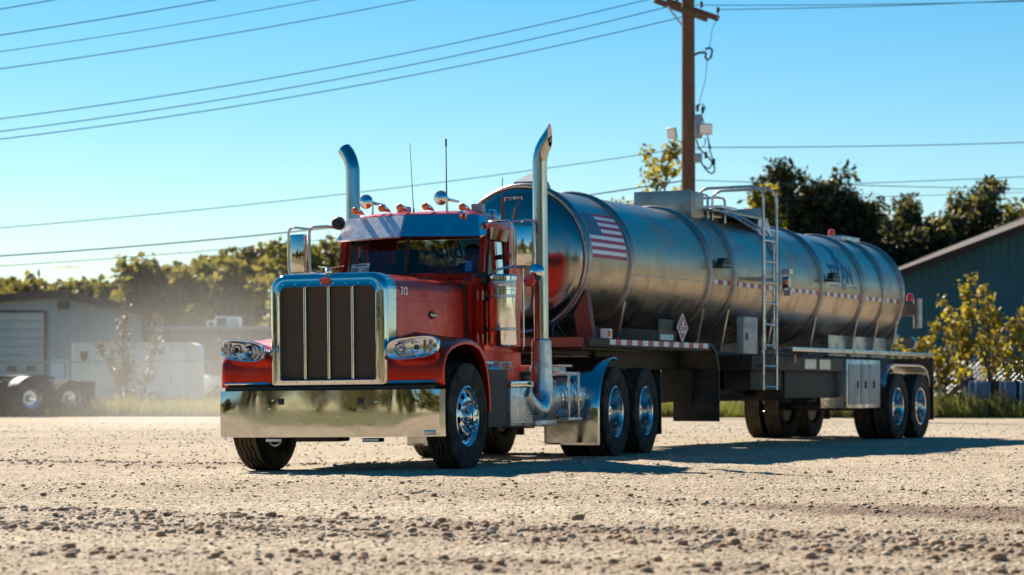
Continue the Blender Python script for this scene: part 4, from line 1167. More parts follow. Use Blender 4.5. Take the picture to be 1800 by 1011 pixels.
# roof
rings = []
for t in np.linspace(0, 1, 9):
    y = 1.40 + 1.19 * t; k = math.sin(math.pi * min(1, t * .82 + .16)) ** .45
    prof_ = []
    for u in np.linspace(-1, 1, 25):
        a = abs(u); x = (CW + .005) * math.sin(u * math.pi / 2) if False else (CW + .006) * u
        prof_.append(Vector((x, y + (0 if t > .3 else .16 * (abs(x) / .78) * (1 - t / .3)), 2.49 + .185 * k * (1 - a ** 5.5) ** .6)))
    rings.append(prof_)
mb = MB(); mb.loft(rings, False, False); mb.grid([rings[0], [p + Vector((0, .02, -.08)) for p in rings[0]]]); mb.grid([rings[-1], [p + Vector((0, -.03, -.1)) for p in rings[-1]]]); tp(mb, 'roof', M['red'], smooth=50)
# windscreen panes
for s in (-1, 1):
    q = [(s * .03, 1.985), (s * .755, 1.985), (s * .745, 2.43), (s * .03, 2.43)]
    mb = MB(); mb.add([(x, wsy(x) + (z - 1.985) * .24, z) for x, z in q], [(0, 1, 2, 3)]); tp(mb, 'windscreen', M['glass'], smooth=0)
mb = MB(); mb.bar((0, 1.275, 1.97), (0, 1.385, 2.45), .045, .03, (0, 1, 0)); tp(mb, 'windscreen_divider', M['black'])
mb = MB(); mb.add([(-.575, 2.515, 2.145), (.575, 2.515, 2.145), (.575, 2.515, 2.415), (-.575, 2.515, 2.415)], [(0, 1, 2, 3)]); rwin = tp(mb, 'rear_window', M['glass'], smooth=0)
text_on('erbilt', .23, lambda u, v: Vector((.16 - u, 2.505, 2.285 + v)), M['blackprint'], rwin, shear=.25)
# permit card and blue tag on the windscreen
def ws(x, z): return Vector((x, wsy(x) + (z - 1.985) * .24 - .008, z))
mb = MB(); mb.add([ws(-.70, 2.02), ws(-.47, 2.03), ws(-.46, 2.125), ws(-.69, 2.115)], [(0, 1, 2, 3)])
M['card'] = pm('pale_blue_card', (.42, .62, .66), .5); cd = tp(mb, 'permit_card', M['card'], smooth=0)
text_on('139   117', .058, lambda u, v: ws(-.58 + u, 2.052 + v) + Vector((0, -.004, 0)), M['blackprint'], cd, bold=.0015)
mb = MB(); mb.box(-.66, -.51, -.001, .001, -.006, .006); mb.v = [tuple(ws(x + .01, 2.103 + z) + Vector((0, -.004, 0))) for x, y, z in mb.v]; mb.build('card_heading', M['navy'], cd, smooth=0)
mb = MB(); mb.add([ws(.60, 2.01), ws(.67, 2.01), ws(.67, 2.12), ws(.60, 2.12)], [(0, 1, 2, 3)]); tp(mb, 'blue_tag', pm('blue_tag', (.03, .14, .42), .4), smooth=0)
# doors
for s in (1, -1):
    mb = MB(); x = s * (CW + .012)
    out_ = [(1.36, 1.18), (2.22, 1.18), (2.30, 1.26), (2.30, 1.93), (2.20, 1.96), (1.42, 1.96), (1.33, 1.90), (1.30, 1.26)]
    mb.prism([(x, y, z) for y, z in out_], (-s * .02, 0, 0)); dr = tp(mb, 'door', M['red'], bevel=.006)
    mb = MB(); mb.box(min(x, x + s * .03), max(x, x + s * .03), 2.10, 2.17, 1.32, 1.50); mb.build('handle', M['chrome'], dr, bevel=.012)
    mb = MB(); mb.box(min(x, x + s * .034), max(x, x + s * .034), 2.118, 2.152, 1.345, 1.475); mb.build('handle_recess', M['black'], dr, bevel=.01)
    mb = MB(); mb.add([(s * (CW - .015), 1.47, 1.96), (s * (CW - .015), 2.15, 1.96), (s * (CW - .03), 2.15, 2.45), (s * (CW - .03), 1.58, 2.45)], [(0, 1, 2, 3)]); mb.build('window', M['glass_side'], dr, smooth=0)
    mb = MB(); pts = [(1.47, 1.965), (2.15, 1.965), (2.16, 2.44), (1.585, 2.45), (1.47, 1.965)]
    mb.tube([(s * (CW + .005), y, z) for y, z in pts], .012, 6); mb.build('window_frame', M['black'], dr)
    mb = MB(); mb.add([(s * (CW + .005), 1.55, 2.345), (s * (CW + .005), 2.16, 2.345), (s * (CW + .02), 2.18, 2.47), (s * (CW + .02), 1.575, 2.47)], [(0, 1, 2, 3)]); mb.build('window_shade', M['chrome_worn'], dr, smooth=0)
    for z in (1.3, 1.75):
        mb = MB(); mb.cyl((x + s * .01, 1.29, z - .05), (x + s * .01, 1.29, z + .05), .014, n=8); mb.build('hinge', M['chrome'], dr)
    # light strip under the cab
    mb = MB(); mb.box(min(s * .80, s * .84), max(s * .80, s * .84), 1.18, 2.22, .985, 1.075); st = tp(mb, 'light_strip', M['alu'], bevel=.005)
    for y in (1.32, 1.68, 2.02):
        mb = MB(); mb.lathe([(.036, 0), (.036, .012), (.03, .014)], 16, (s * .84, y, 1.03), 'X') if s > 0 else mb.lathe([(.036, 0), (.036, -.012), (.03, -.014)], 16, (s * .84, y, 1.03), 'X')
        mb.build('lamp_bezel', M['chrome'], st)
        mb = MB(); mb.sphere((s * .853, y, 1.03), .034, 12, 8, (.8, 1, 1)); mb.build('side_lamp', M['amber'], st)
    mb = MB(); mb.box(min(s * .76, s * .81), max(s * .76, s * .81), 1.14, 2.52, .86, 1.05); tp(mb, 'sill', M['red'])
text_on('T', .05, lambda u, v: Vector((CW + .016, 1.28 + u, 1.10 + v)), M['card'], cab)
# sleeper extension / grab rail at the rear corner
mb = MB(); mb.tube([(CW + .05, 2.5, 1.2), (CW + .05, 2.5, 2.35)], .012, 8); tp(mb, 'grab_rail', M['chrome'])

# sun visor
VT, VB = (1.265, 2.605), (1.128, 2.375)
for s in (-1, 1):
    mb = MB(); e = .20
    a0, a1 = Vector((0, VT[0], VT[1])), Vector((s * .735, VT[0] + e, VT[1] - .005)); b0, b1 = Vector((0, VB[0], VB[1])), Vector((s * .80, VB[0] + .215, VB[1] - .01))
    th = Vector((0, .02, -.015))
    mb.loft([[a0, b0, b0 + th, a0 + th], [a1, b1, b1 + th, a1 + th]])
    mb.loft([[a1, b1, b1 + th, a1 + th], [a1 + Vector((s * .05, .16, -.02)), b1 + Vector((s * .025, .13, .02)), b1 + Vector((s * .015, .13, .02)), a1 + Vector((s * .04, .16, -.03))]])
    tp(mb, 'sun_visor', M['visor_worn'] if s < 0 else M['chrome'], smooth=20)
mb = MB(); mb.tube([(0, VT[0] - .004, VT[1] + .002), (0, VB[0] - .004, VB[1])], .008, 6); tp(mb, 'visor_seam', M['alu'])

# interior
mb = MB(); mb.box(-.77, .77, 1.48, 1.75, 1.5, 1.98); mb.box(-.77, .77, 1.2, 2.5, 1.02, 1.12); tp(mb, 'dashboard', M['interior'], bevel=.03)
for x in (-.42, .42):
    mb = MB(); mb.box(x - .25, x + .25, 1.95, 2.42, 1.3, 1.52); mb.box(x - .24, x + .24, 2.33, 2.46, 1.5, 2.16); mb.box(x - .13, x + .13, 2.36, 2.45, 2.16, 2.32); tp(mb, 'seat', M['interior'], bevel=.04)
mb = MB(); mb.lathe([(.215, -.012), (.228, 0), (.215, .012), (.202, 0), (.215, -.012)], 28, (0, 0, 0), 'Z')
Mw = Matrix.Translation((.42, 1.78, 1.93)) @ Matrix.Rotation(R(-38), 4, 'X')
mb.bar((-.2, 0, 0), (.2, 0, 0), .03, .015); mb.v = [tuple(Mw @ Vector(v)) for v in mb.v]; tp(mb, 'steering_wheel', M['interior'])

# air cleaners
for s in (1, -1):
    o = (s * 1.0, 1.44, 0); mb = MB()
    mb.lathe([(0, 1.215), (.12, 1.22), (.145, 1.235), (.15, 1.26), (.15, 1.80), (.156, 1.805), (.156, 1.83), (.15, 1.835), (.15, 1.90), (.158, 1.905), (.158, 1.945), (.14, 1.965), (.0, 1.975)], 32, o, 'Z')
    ac = tp(mb, 'air_cleaner', M['chrome'], smooth=40)
    for z in (1.40, 1.74):
        mb = MB(); mb.lathe([(.152, z - .014), (.156, z - .01), (.156, z + .01), (.152, z + .014)], 32, o, 'Z'); mb.build('band', M['alu'], ac)
    mb = MB(); mb.lathe([(.152, 1.84), (.153, 1.845), (.153, 1.89), (.152, 1.895)], 32, o, 'Z'); mb.build('intake_screen', M['alu'], ac)
    mb = MB(); mb.box(min(s * .8, s * .9), max(s * .8, s * .9), 1.36, 1.52, 1.38, 1.42); mb.box(min(s * .8, s * .9), max(s * .8, s * .9), 1.36, 1.52, 1.7, 1.74); mb.tube([(s * .72, 1.3, 1.9), (s * .85, 1.36, 1.93)], .07, 10); mb.build('mount', M['black'], ac)

# exhaust stacks
for s in (1, -1):
    x, y = s * 1.085, 2.47
    pts = [(x - s * .28, y - .34, .55), (x - s * .2, y - .26, .52), (x - s * .08, y - .12, .53), (x, y, .66)] if False else []
    base = [(x - s * .04, y - .62, .74), (x - s * .02, y - .50, .64), (x, y - .34, .56), (x, y - .16, .545), (x, y - .04, .62), (x, y, .76), (x, y, .95)]
    mb = MB(); mb.tube(base + [(x, y, 1.30)], [.12] * 6 + [.115, .105], 24)
    el = tp(mb, 'exhaust_elbow', M['alu'], smooth=60)
    mb = MB(); top_ = [(x, y, 1.28), (x, y, 2.2), (x, y, 3.21), (x + s * .008, y, 3.28), (x + s * .03, y, 3.35), (x + s * .065, y, 3.415), (x + s * .105, y, 3.47)]
    if s < 0: top_ = top_[:3] + [(x - .010, y + .003, 3.27), (x - .032, y + .012, 3.34), (x - .066, y + .028, 3.40), (x - .115, y + .050, 3.452)]
    mb.tube(top_, .079, 28, caps=False); mb.tube(top_[-2:], .074, 28, caps=False)
    # slanted lip
    mb.lathe([(.082, 1.27), (.084, 1.28), (.084, 1.31), (.080, 1.32)], 28, (x, y, 0), 'Z')
    # the tip is cut by an upright plane, so it ends in a point
    tdir = Vector((s * .105 - s * .065, 0, .055)).normalized(); xe = x + s * .118
    for i in (list(range(6 * 28, 7 * 28)) + list(range(8 * 28, 9 * 28))) if s > 0 else []:
        v = Vector(mb.v[i]); v += tdir * ((xe - v.x) / tdir.x); mb.v[i] = tuple(v)
    tp(mb, 'exhaust_stack', M['stack'], smooth=60)
    mb = MB(); mb.box(min(s * .8, x), max(s * .8, x), y + .02, y + .08, 1.18, 1.24); mb.box(min(s * .8, x), max(s * .8, x), y + .02, y + .08, 2.2, 2.25); tp(mb, 'stack_bracket', M['black'])

# mirrors
for s in (1, -1):
    yb = 1.40
    mb = MB()
    mb.tube([(s * .80, yb + .12, 2.50), (s * .95, yb + .02, 2.525), (s * 1.10, yb, 2.52), (s * 1.138, yb, 2.49), (s * 1.14, yb, 2.44), (s * 1.14, yb, 2.10), (s * 1.13, yb, 2.05), (s * 1.05, yb + .01, 2.035)], .016, 10)
    mb.tube([(s * 1.14, yb, 2.50), (s * 1.30, yb - .01, 2.522), (s * 1.36, yb - .01, 2.51), (s * 1.378, yb - .01, 2.47), (s * 1.378, yb - .01, 2.08), (s * 1.365, yb - .01, 2.04), (s * 1.32, yb, 2.03), (s * 1.14, yb, 2.04)], .014, 10)
    mb.tube([(s * 1.14, yb, 2.045), (s * .95, yb + .05, 2.02), (s * .82, yb + .1, 1.94)], .014, 8)
    mr = tp(mb, 'mirror_bracket', M['chrome_worn'], smooth=60)
    Mm = Matrix.Translation((s * 1.265, yb + .0, 2.25)) @ Matrix.Rotation(R(28 if s > 0 else -10), 4, 'Z')
    mb = MB(); mb.box(-.092, .092, -.035, .025, -.20, .20, M=Mm); mh = mb.build('mirror_head', M['chrome_worn'], mr, bevel=.012)
    mb = MB(); mb.box(-.082, .082, .024, .03, -.19, .19, M=Mm); mb.build('mirror_glass', M['black'], mh)
    if s > 0:
        mb = MB(); mb.lathe([(0, -.035), (.05, -.03), (.08, -.008), (.085, 0), (0, .005)], 20, (s * 1.40, yb - .02, 1.98), 'Y'); mb.build('convex_mirror', M['chrome'], mr, smooth=50)
        mb = MB(); mb.lathe([(0, -.02), (.055, -.018), (.065, 0), (0, .005)], 20, (s * 1.33, yb - .05, 1.89), 'Y'); mb.build('reflector', M['redlens'], mr)
        mb = MB(); mb.tube([(s * 1.35, yb, 1.88), (s * 1.34, yb + .03, 1.75), (s * 1.30, yb + .1, 1.62)], .013, 6); mb.build('cable', M['wire'], mr)
        mb = MB(); mb.lathe([(0, -.05), (.05, -.045), (.085, -.01), (.09, 0), (.0, .01)], 20, (0, 0, 0), 'Z'); Mx = Matrix.Translation((.93, 1.42, 2.57)) @ Matrix.Rotation(R(40), 4, 'Y') @ Matrix.Rotation(R(150), 4, 'X'); mb.v = [tuple(Mx @ Vector(v)) for v in mb.v]; mb.build('convex_mirror', M['chrome'], mr, smooth=50)
    else:
        mb = MB(); mb.lathe([(0, -.05), (.05, -.045), (.07, -.01), (.072, .03), (.0, .05)], 20, (s * .79, 1.35, 2.55), 'Y'); mb.build('spot_lamp', M['black'], mr, smooth=50)

# roof lights, horns, antennas
def rz(x): return 2.49 + .185 * .93 * (1 - (abs(x) / (CW + .006)) ** 5.5) ** .6
for x in (-.60, -.30, -.095, .19, .60):
    y = 1.40; z = rz(x) - .005
    mb = MB(); mb.loft([[Vector((x + rr * math.cos(a), y + dy, z + .035 + dz + rr * .9 * math.sin(a))) for a in [2 * math.pi * k / 14 for k in range(14)]] for rr, dy, dz in ((.036, -.03, 0), (.036, .03, 0), (.030, .10, -.004), (.018, .17, -.014), (.006, .22, -.024))])
    ml = tp(mb, 'marker_light', M['chrome'], smooth=50)
    mb = MB(); mb.sphere((x, y - .03, z + .035), .041, 12, 8, (1, .8, 1)); mb.build('lens', M['amber'], ml)
for x, z in ((-.47, 2.765), (.37, 2.775)):
    y = 1.42; mb = MB(); mb.lathe([(.012, .52), (.016, .3), (.026, .12), (.045, .05), (.073, .0), (.078, -.004), (.074, -.006), (.045, .02), (.02, .06), (0, .07)], 24, (x, y - .06, z), 'Y'); mb.cyl((x, y + .12, 2.64), (x, y + .12, z), .012, n=8)
    mb.lathe([(.0, -.030), (.03, -.026), (.055, -.014), (.072, -.001)], 24, (x, y - .06, z), 'Y', mi=0); hn = tp(mb, 'air_horn', M['chrome'], smooth=50)
    mb = MB(); mb.box(x + .17, x + .29, y + .38, y + .50, 2.64, 2.74); mb.build('horn_valve', M['greybox'], hn, bevel=.01)
for x, y, z1, rr, lean in ((-.03, 1.6, 3.39, .0035, -.035), (.285, 1.75, 3.43, .007, .0)):
    mb = MB(); mb.tube([(x, y, 2.65), (x + lean * .5, y, 3.0), (x + lean, y, z1)], [rr * 1.6, rr, rr * .8], 6); mb.cyl((x, y, 2.63), (x, y, 2.70), .012, .008, n=8)
    if rr > .005: mb.cyl((x, y, z1 - .08), (x, y, z1), .011, n=8)
    tp(mb, 'antenna', M['wire'])

# left-hand (picture right) side below the cab, repeated on the far side
for s in (1, -1):
    X0 = lambda a, b2: (min(s * a, s * b2), max(s * a, s * b2))
    mb = MB(); mb.box(*X0(.80, 1.13), 1.32, 2.02, .40, .80); bx_ = tp(mb, 'step_box', M['alu'], bevel=.012)
    for k in range(9):
        z = .435 + k * .031; mb = MB(); mb.box(*X0(1.13, 1.136), 1.34, 2.0, z, z + .012); mb.build('rib', M['alu'], bx_)
    mb = MB(); mb.box(*X0(.78, 1.14), 1.31, 2.03, .80, .865); mb.build('step_tread', M['chrome_worn'], bx_, bevel=.01)
    mb = MB(); mb.box(*X0(.72, 1.10), .70, 1.30, .40, .98); mb.box(*X0(.5, .80), 1.2, 2.6, .42, .98); tp(mb, 'side_panel', M['dark'])
    mb = MB(); mb.cyl((s * .95, .86, .94), (s * .95, 1.30, .94), .10, n=24); tp(mb, 'air_tank', M['alu'], bevel=.01)
    # muffler under the cab
    mb = MB(); mb.tube([(s * .93, 1.45, .74), (s * .95, 1.9, .74), (s * 1.04, 2.0, .74)], .10, 20); tp(mb, 'exhaust_pipe', M['alu'])
    # fuel tank with straps and steps
    mb = MB(); ring = lambda y, k=1.: [Vector((s * (.86 + .29 * k * math.cos(a)), y, .68 + .265 * k * math.sin(a))) for a in [2 * math.pi * j / 32 for j in range(32)]]
    mb.loft([ring(2.70, .9), ring(2.72, .98), ring(2.76), ring(3.78), ring(3.82, .98), ring(3.84, .9)]); ft = tp(mb, 'fuel_tank', M['alu'], smooth=40)
    for y in (2.95, 3.58):
        mb = MB(); mb.loft([ring(y, 1.012), ring(y, 1.03), ring(y + .07, 1.03), ring(y + .07, 1.012)], True, False); mb.build('strap', M['chrome_worn'], ft)
    mb = MB(); mb.box(*X0(.9, 1.18), 3.05, 3.55, .93, .97); mb.box(*X0(1.0, 1.20), 3.05, 3.55, .43, .47); mb.box(*X0(1.165, 1.185), 3.1, 3.16, .45, .95); mb.box(*X0(1.165, 1.185), 3.45, 3.51, .45, .95); mb.build('step', M['alu'], ft, bevel=.008)
    mb = MB(); mb.cyl((s * .95, 2.85, .93), (s * .97, 2.85, .99), .05, n=16); mb.build('filler_cap', M['chrome'], ft)
    mb = MB(); mb.box(*X0(.5, .9), 2.6, 3.9, .98, 1.03); mb.box(*X0(.2, 1.1), 3.0, 3.5, 1.03, 1.05); tp(mb, 'deck_plate', M['alu'])
    mb = MB(); mb.box(*X0(1.02, 1.16), 2.05, 2.75, .385, .45); tp(mb, 'side_step', M['alu'], bevel=.01)
    # quarter fender in front of the drive wheels
    mb = MB(); rows = []
    for a in np.linspace(192, 78, 18):
        c_, q_ = math.cos(R(a)), math.sin(R(a)); rr = .63
        y = 4.87 + rr * c_; z = .53 + rr * q_
        if a > 180: y = 4.87 - rr; z = .53 - (a - 180) * .03
        rows.append([Vector((s * .52, y, z)), Vector((s * 1.15, y, z)), Vector((s * 1.175, y + .012 * -c_, z - .008)), Vector((s * 1.18, y - .02 * c_, z - .022)), Vector((s * 1.165, y - .03 * c_, z - .03)), Vector((s * .52, y - .02 * c_, z - .02))])
    mb.grid(rows); tp(mb, 'quarter_fender', M['stack'], smooth=50)
    mb = MB(); mb.box(*X0(.60, 1.2), 6.82, 6.84, .22, .98); tp(mb, 'mud_flap', M['black'])
    mb = MB(); mb.tube([(s * .5, 6.83, 1.0), (s * 1.2, 6.83, 1.0)], .02, 8); tp(mb, 'flap_hanger', M['chrome'])
    # suspension
    mb = MB(); mb.tube([(s * .46, 4.3, .60), (s * .46, 5.5, .75), (s * .46, 6.7, .60)], .06, 6)
    for y in (5.15, 6.45): mb.cyl((s * .62, y, .60), (s * .62, y, .92), .12, n=14)
    tp(mb, 'suspension', M['black'])
# fifth wheel
mb = MB(); mb.prism([(-.46, 4.9, 1.10), (.46, 4.9, 1.10), (.48, 5.5, 1.12), (.30, 6.1, 1.08), (.08, 5.75, 1.10), (-.08, 5.75, 1.10), (-.30, 6.1, 1.08), (-.48, 5.5, 1.12)], (0, 0, .06))
mb.box(-.45, .45, 5.2, 5.7, .98, 1.1); tp(mb, 'fifth_wheel', M['dark'], bevel=.008)
# air lines behind the cab
for x, c in ((.12, M['redlens']), (-.1, M['navy']), (.0, M['wire'])):
    mb = MB(); mb.tube([(x, 2.56, 1.6), (x * 1.6, 2.9, 1.3), (x * 2, 3.5, 1.22), (x * 2, 4.1, 1.4), (x, 4.5, 1.5)], .014, 6); tp(mb, 'air_line', c)
mb = MB(); mb.box(-.6, .6, 2.56, 2.60, 1.05, 1.5); tp(mb, 'rear_panel', M['red'])

# ================================================================== DRIVER
def driver():
    J = {'pel': (.42, 2.18, 1.50, .15), 'ab': (.42, 2.20, 1.66, .145), 'ch': (.42, 2.20, 1.88, .155), 'nk': (.42, 2.18, 2.06, .062), 'hd0': (.42, 2.16, 2.14, .075), 'hd1': (.42, 2.155, 2.24, .085), 'hd2': (.42, 2.16, 2.30, .06),
         'sl': (.60, 2.19, 1.98, .07), 'el': (.68, 2.00, 1.78, .048), 'wl': (.58, 1.80, 1.93, .034), 'pl': (.55, 1.755, 1.965, .036),
         'sr': (.24, 2.19, 1.98, .07), 'er': (.16, 2.00, 1.78, .048), 'wr': (.26, 1.80, 1.93, .034), 'pr': (.29, 1.755, 1.965, .036),
         'hl': (.52, 2.12, 1.46, .095), 'kl': (.54, 1.74, 1.52, .07), 'fl': (.54, 1.62, 1.18, .045), 'tl': (.54, 1.48, 1.15, .04),
         'hr': (.32, 2.12, 1.46, .095), 'kr': (.30, 1.74, 1.52, .07), 'fr': (.30, 1.62, 1.18, .045), 'tr': (.30, 1.48, 1.15, .04)}
    E = ['pel-ab', 'ab-ch', 'ch-nk', 'nk-hd0', 'hd0-hd1', 'hd1-hd2', 'ch-sl', 'sl-el', 'el-wl', 'wl-pl', 'ch-sr', 'sr-er', 'er-wr', 'wr-pr', 'pel-hl', 'hl-kl', 'kl-fl', 'fl-tl', 'pel-hr', 'hr-kr', 'kr-fr', 'fr-tr']
    # five short finger chains on each hand, curled round the wheel rim
    for h, sg in (('l', 1), ('r', -1)):
        p = J['p' + h]
        for k in range(4):
            dx = sg * (-.024 + .016 * k)
            J[f'f{h}{k}a'] = (p[0] + dx, p[1] - .035, p[2] + .012, .0085); J[f'f{h}{k}b'] = (p[0] + dx, p[1] - .055, p[2] - .012, .008); J[f'f{h}{k}c'] = (p[0] + dx, p[1] - .04, p[2] - .03, .007)
            E += [f'p{h}-f{h}{k}a', f'f{h}{k}a-f{h}{k}b', f'f{h}{k}b-f{h}{k}c']
        J[f'f{h}t'] = (p[0] - sg * .045, p[1] - .01, p[2] + .02, .010); E.append(f'p{h}-f{h}t')
    names = list(J); me = bpy.data.meshes.new('person')
    me.from_pydata([J[k][:3] for k in names], [tuple(names.index(a) for a in e.split('-')) for e in E], [])
    o = bpy.data.objects.new('person', me); COL.objects.link(o)
    sk = o.modifiers.new('skin', 'SKIN'); sb = o.modifiers.new('sub', 'SUBSURF'); sb.levels = 1; sb.render_levels = 1
    for i, k in enumerate(names):
        d = me.skin_vertices[0].data[i]; d.radius = (J[k][3], J[k][3]); d.use_root = (k == 'pel')
    dg = bpy.context.evaluated_depsgraph_get(); m2 = bpy.data.meshes.new_from_object(o.evaluated_get(dg)); bpy.data.objects.remove(o)
    skin = pm('driver_skin', (.30, .17, .12), .6); shirt = pm('dark_shirt', (.03, .032, .04), .8)
    m2.materials.clear(); m2.materials.append(skin); m2.materials.append(shirt)
    for p in m2.polygons:
        p.use_smooth = True; c = p.center
        p.material_index = 0 if (c.z > 2.06 or (c.y < 1.9 and c.z > 1.84 and abs(c.x - .42) > .08)) else 1
    q = link('person', m2); q.matrix_world = Matrix.LocRotScale(T.location, T.rotation_euler, None)
    mb = MB(); mb.sphere((.42, 2.165, 2.27), .098, 16, 10, (.88, 1, .72)); mb.loft([[Vector((.42 + .075 * math.cos(a), 2.10 + dy * max(0, -math.sin(a)) - .0, 2.275 + .012 * k - .03 * max(0, -math.sin(a)))) for a in [2 * math.pi * j / 16 for j in range(16)]] for k, dy in ((0, .13), (1, .13))]); mb.build('cap', shirt, q)
    mb = MB(); mb.sphere((.42, 2.072, 2.20), .016, 8, 6, (.8, 1.1, 1.2)); mb.build('nose', skin, q)
    for s in (-1, 1): mb = MB(); mb.sphere((.42 + s * .088, 2.165, 2.20), .026, 8, 6, (.4, .8, 1.2)); mb.build('ear', skin, q)
    return tag(q, 'driver in dark shirt and cap sitting behind the steering wheel of the red truck', 'person')
driver()
# ================================================================== TANK TRAILER
W = empty('tank_trailer', KP, (0, 0, TL_YAW))
tag(W, 'stainless steel tank trailer with ring bands, flag and side ladder behind the red truck', 'trailer')
def wp(mb, name, mat, **k): return mb.build(name, mat, k.pop('parent', W), **k)
RT, ZC = .86, 2.335
RY = [-.30, .98, 3.61, 4.52, 6.32, 8.17, 10.15, 11.22, 12.25]
def tk(phi, y, d=0.): return Vector(((RT + d) * math.cos(phi), y, ZC + (RT + d) * math.sin(phi)))
def ringp(y, rr, n=72): return [Vector((rr * math.cos(2 * math.pi * k / n), y, ZC + rr * math.sin(2 * math.pi * k / n))) for k in range(n)]
for a, b2 in zip(RY[:-1], RY[1:]):
    mb = MB(); mb.loft([ringp(a, RT), ringp((a + b2) / 2, RT + .002), ringp(b2, RT)], True, False); wp(mb, 'tank_shell', M['steel'], smooth=60)
def head(y, s, name):
    pr = [(RT, 0), (RT, .05), (RT - .012, .09), (RT - .045, .135), (RT - .10, .17), (RT - .25, .225), (.4, .262), (.2, .283), (.05, .29), (.001, .29)]
    mb = MB(); mb.loft([ringp(y + s * t, r_) for r_, t in pr], True, False); return wp(mb, name, M['steel_head'], smooth=60)
hf, hr_ = head(RY[0], -1, 'front_head'), head(RY[-1], 1, 'rear_head')
for y in RY:
    mb = MB(); w_ = .05
    mb.loft([ringp(y - w_, RT - .003), ringp(y - w_ + .008, RT + .03), ringp(y - w_ * .5, RT + .045), ringp(y + w_ * .5, RT + .045), ringp(y + w_ - .008, RT + .03), ringp(y + w_, RT - .003)], True, False)
    wp(mb, 'ring_band', M['ring'], smooth=50)
for y in (2.25, 5.45, 7.2, 9.2):
    mb = MB(); mb.loft([ringp(y - .006, RT), ringp(y, RT + .004), ringp(y + .006, RT)], True, False); wp(mb, 'weld_seam', M['ring'], smooth=60)
mb = MB(); p0 = R(-9)
for a, b2 in zip(RY[1:-1], RY[2:]): mb.bar(tk(p0, a + .06), tk(p0, b2 - .06), .006, .014)
wp(mb, 'seam', M['ring'])
# collar inside the first ring
mb = MB(); mb.loft([ringp(RY[0] - .10, RT - .01), ringp(RY[0] - .11, RT + .012), ringp(RY[0] - .06, RT + .012), ringp(RY[0] - .05, RT - .004)], True, False); wp(mb, 'head_flange', M['alu'], smooth=50)

# flag
def flagpt(u, v, d=.004):  # u along, v down 0..1
    return tk(R(40.5 - 39.5 * v), -.19 + 1.02 * u, d)
fl = MB()
for k in range(13):
    v0, v1 = k / 13, (k + 1) / 13
    u0 = .40 if k < 7 else 0
    m_ = 0 if k % 2 == 0 else 1
    fl.grid([[flagpt(u, v) for u in np.linspace(u0, 1, 8)] for v in (v0, (v0 + v1) / 2, v1)], m_)
fl.grid([[flagpt(u, v) for u in np.linspace(0, .40, 5)] for v in np.linspace(0, 7 / 13, 8)], 2)
flag = wp(fl, 'flag', [M['flagred'], M['whitetape'], M['flagblue']], smooth=60)
mb = MB()
for i in range(9):
    for j in range(6 if i % 2 == 0 else 5):
        u = .40 * ((j + .5) / 6 + (0 if i % 2 == 0 else .5 / 6)); v = 7 / 13 * (i + .5) / 9
        pts = []
        for k in range(10):
            rr = (.0135 if k % 2 == 0 else .0055); a = R(90 + 36 * k); pts.append(flagpt(u + rr * math.cos(a) / 1.02, v - rr * math.sin(a) / .593, .008))
        mb.add([flagpt(u, v, .008)] + pts, [(0, k + 1, (k + 1) % 10 + 1) for k in range(10)])
mb.build('stars', M['whitetape'], flag, smooth=0)

# lettering and logo
text_on('POLAR', .068, lambda u, v: Vector((-.03 + u, RY[0] - .196, 3.03 + v)), M['blackprint'], hf, shear=.15, bold=.003)
mb = MB(); mb.box(-.15, .09, RY[0] - .192, RY[0] - .188, 2.993, 3.067); bd = mb.build('name_plate', M['whitetape'], hf)
mb = MB(); mb.box(-.163, .103, RY[0] - .189, RY[0] - .15, 2.98, 3.08); mb.build('plate_border', M['blackprint'], bd)
def onside(y0, z0): return lambda u, v: tk(math.asin(min(.98, (z0 - ZC) / RT)) + v / RT, y0 + u, .005)
text_on('TITAN', .38, onside(9.14, 2.53), M['navy'], W, bold=.012, sub=.06, space=1.0)
text_on('OIL', .12, onside(9.22, 2.355), M['navy'], W, bold=.002, sub=.05, space=1.5)
for y0, y1 in ((8.6, 8.95), (9.48, 9.85)):
    mb = MB(); f = onside(0, 2.355); mb.grid([[f(y0, v), f(y1, v)] for v in (-.008, .008)]); wp(mb, 'logo_bar', M['navy'])
# striding figure above the lettering
fig = [(-.10, .0), (-.02, .16), (-.08, .28), (-.16, .36), (-.28, .44), (-.40, .50), (-.44, .58), (-.36, .56), (-.24, .50), (-.12, .45), (-.02, .42), (.00, .50), (.06, .52), (.10, .46), (.08, .40), (.18, .32), (.24, .20), (.20, .14), (.14, .22), (.12, .10), (.22, -.02), (.30, -.20), (.34, -.36), (.24, -.34), (.18, -.18), (.06, -.06), (.02, -.24), (-.02, -.36), (-.14, -.34), (-.08, -.16)]
me = bpy.data.meshes.new('logo_figure'); bm = bmesh.new(); f = onside(9.12, 2.80)
vv = [bm.verts.new((a * .85, b2 * .62, 0)) for a, b2 in fig]; fc = bm.faces.new(vv); bmesh.ops.triangulate(bm, faces=[fc])
bmesh.ops.subdivide_edges(bm, edges=bm.edges[:], cuts=3)
for v in bm.verts: v.co = f(v.co.x, v.co.y) * 1.0
bm.to_mesh(me); bm.free(); me.materials.append(M['navy']); link('logo_figure', me, W)

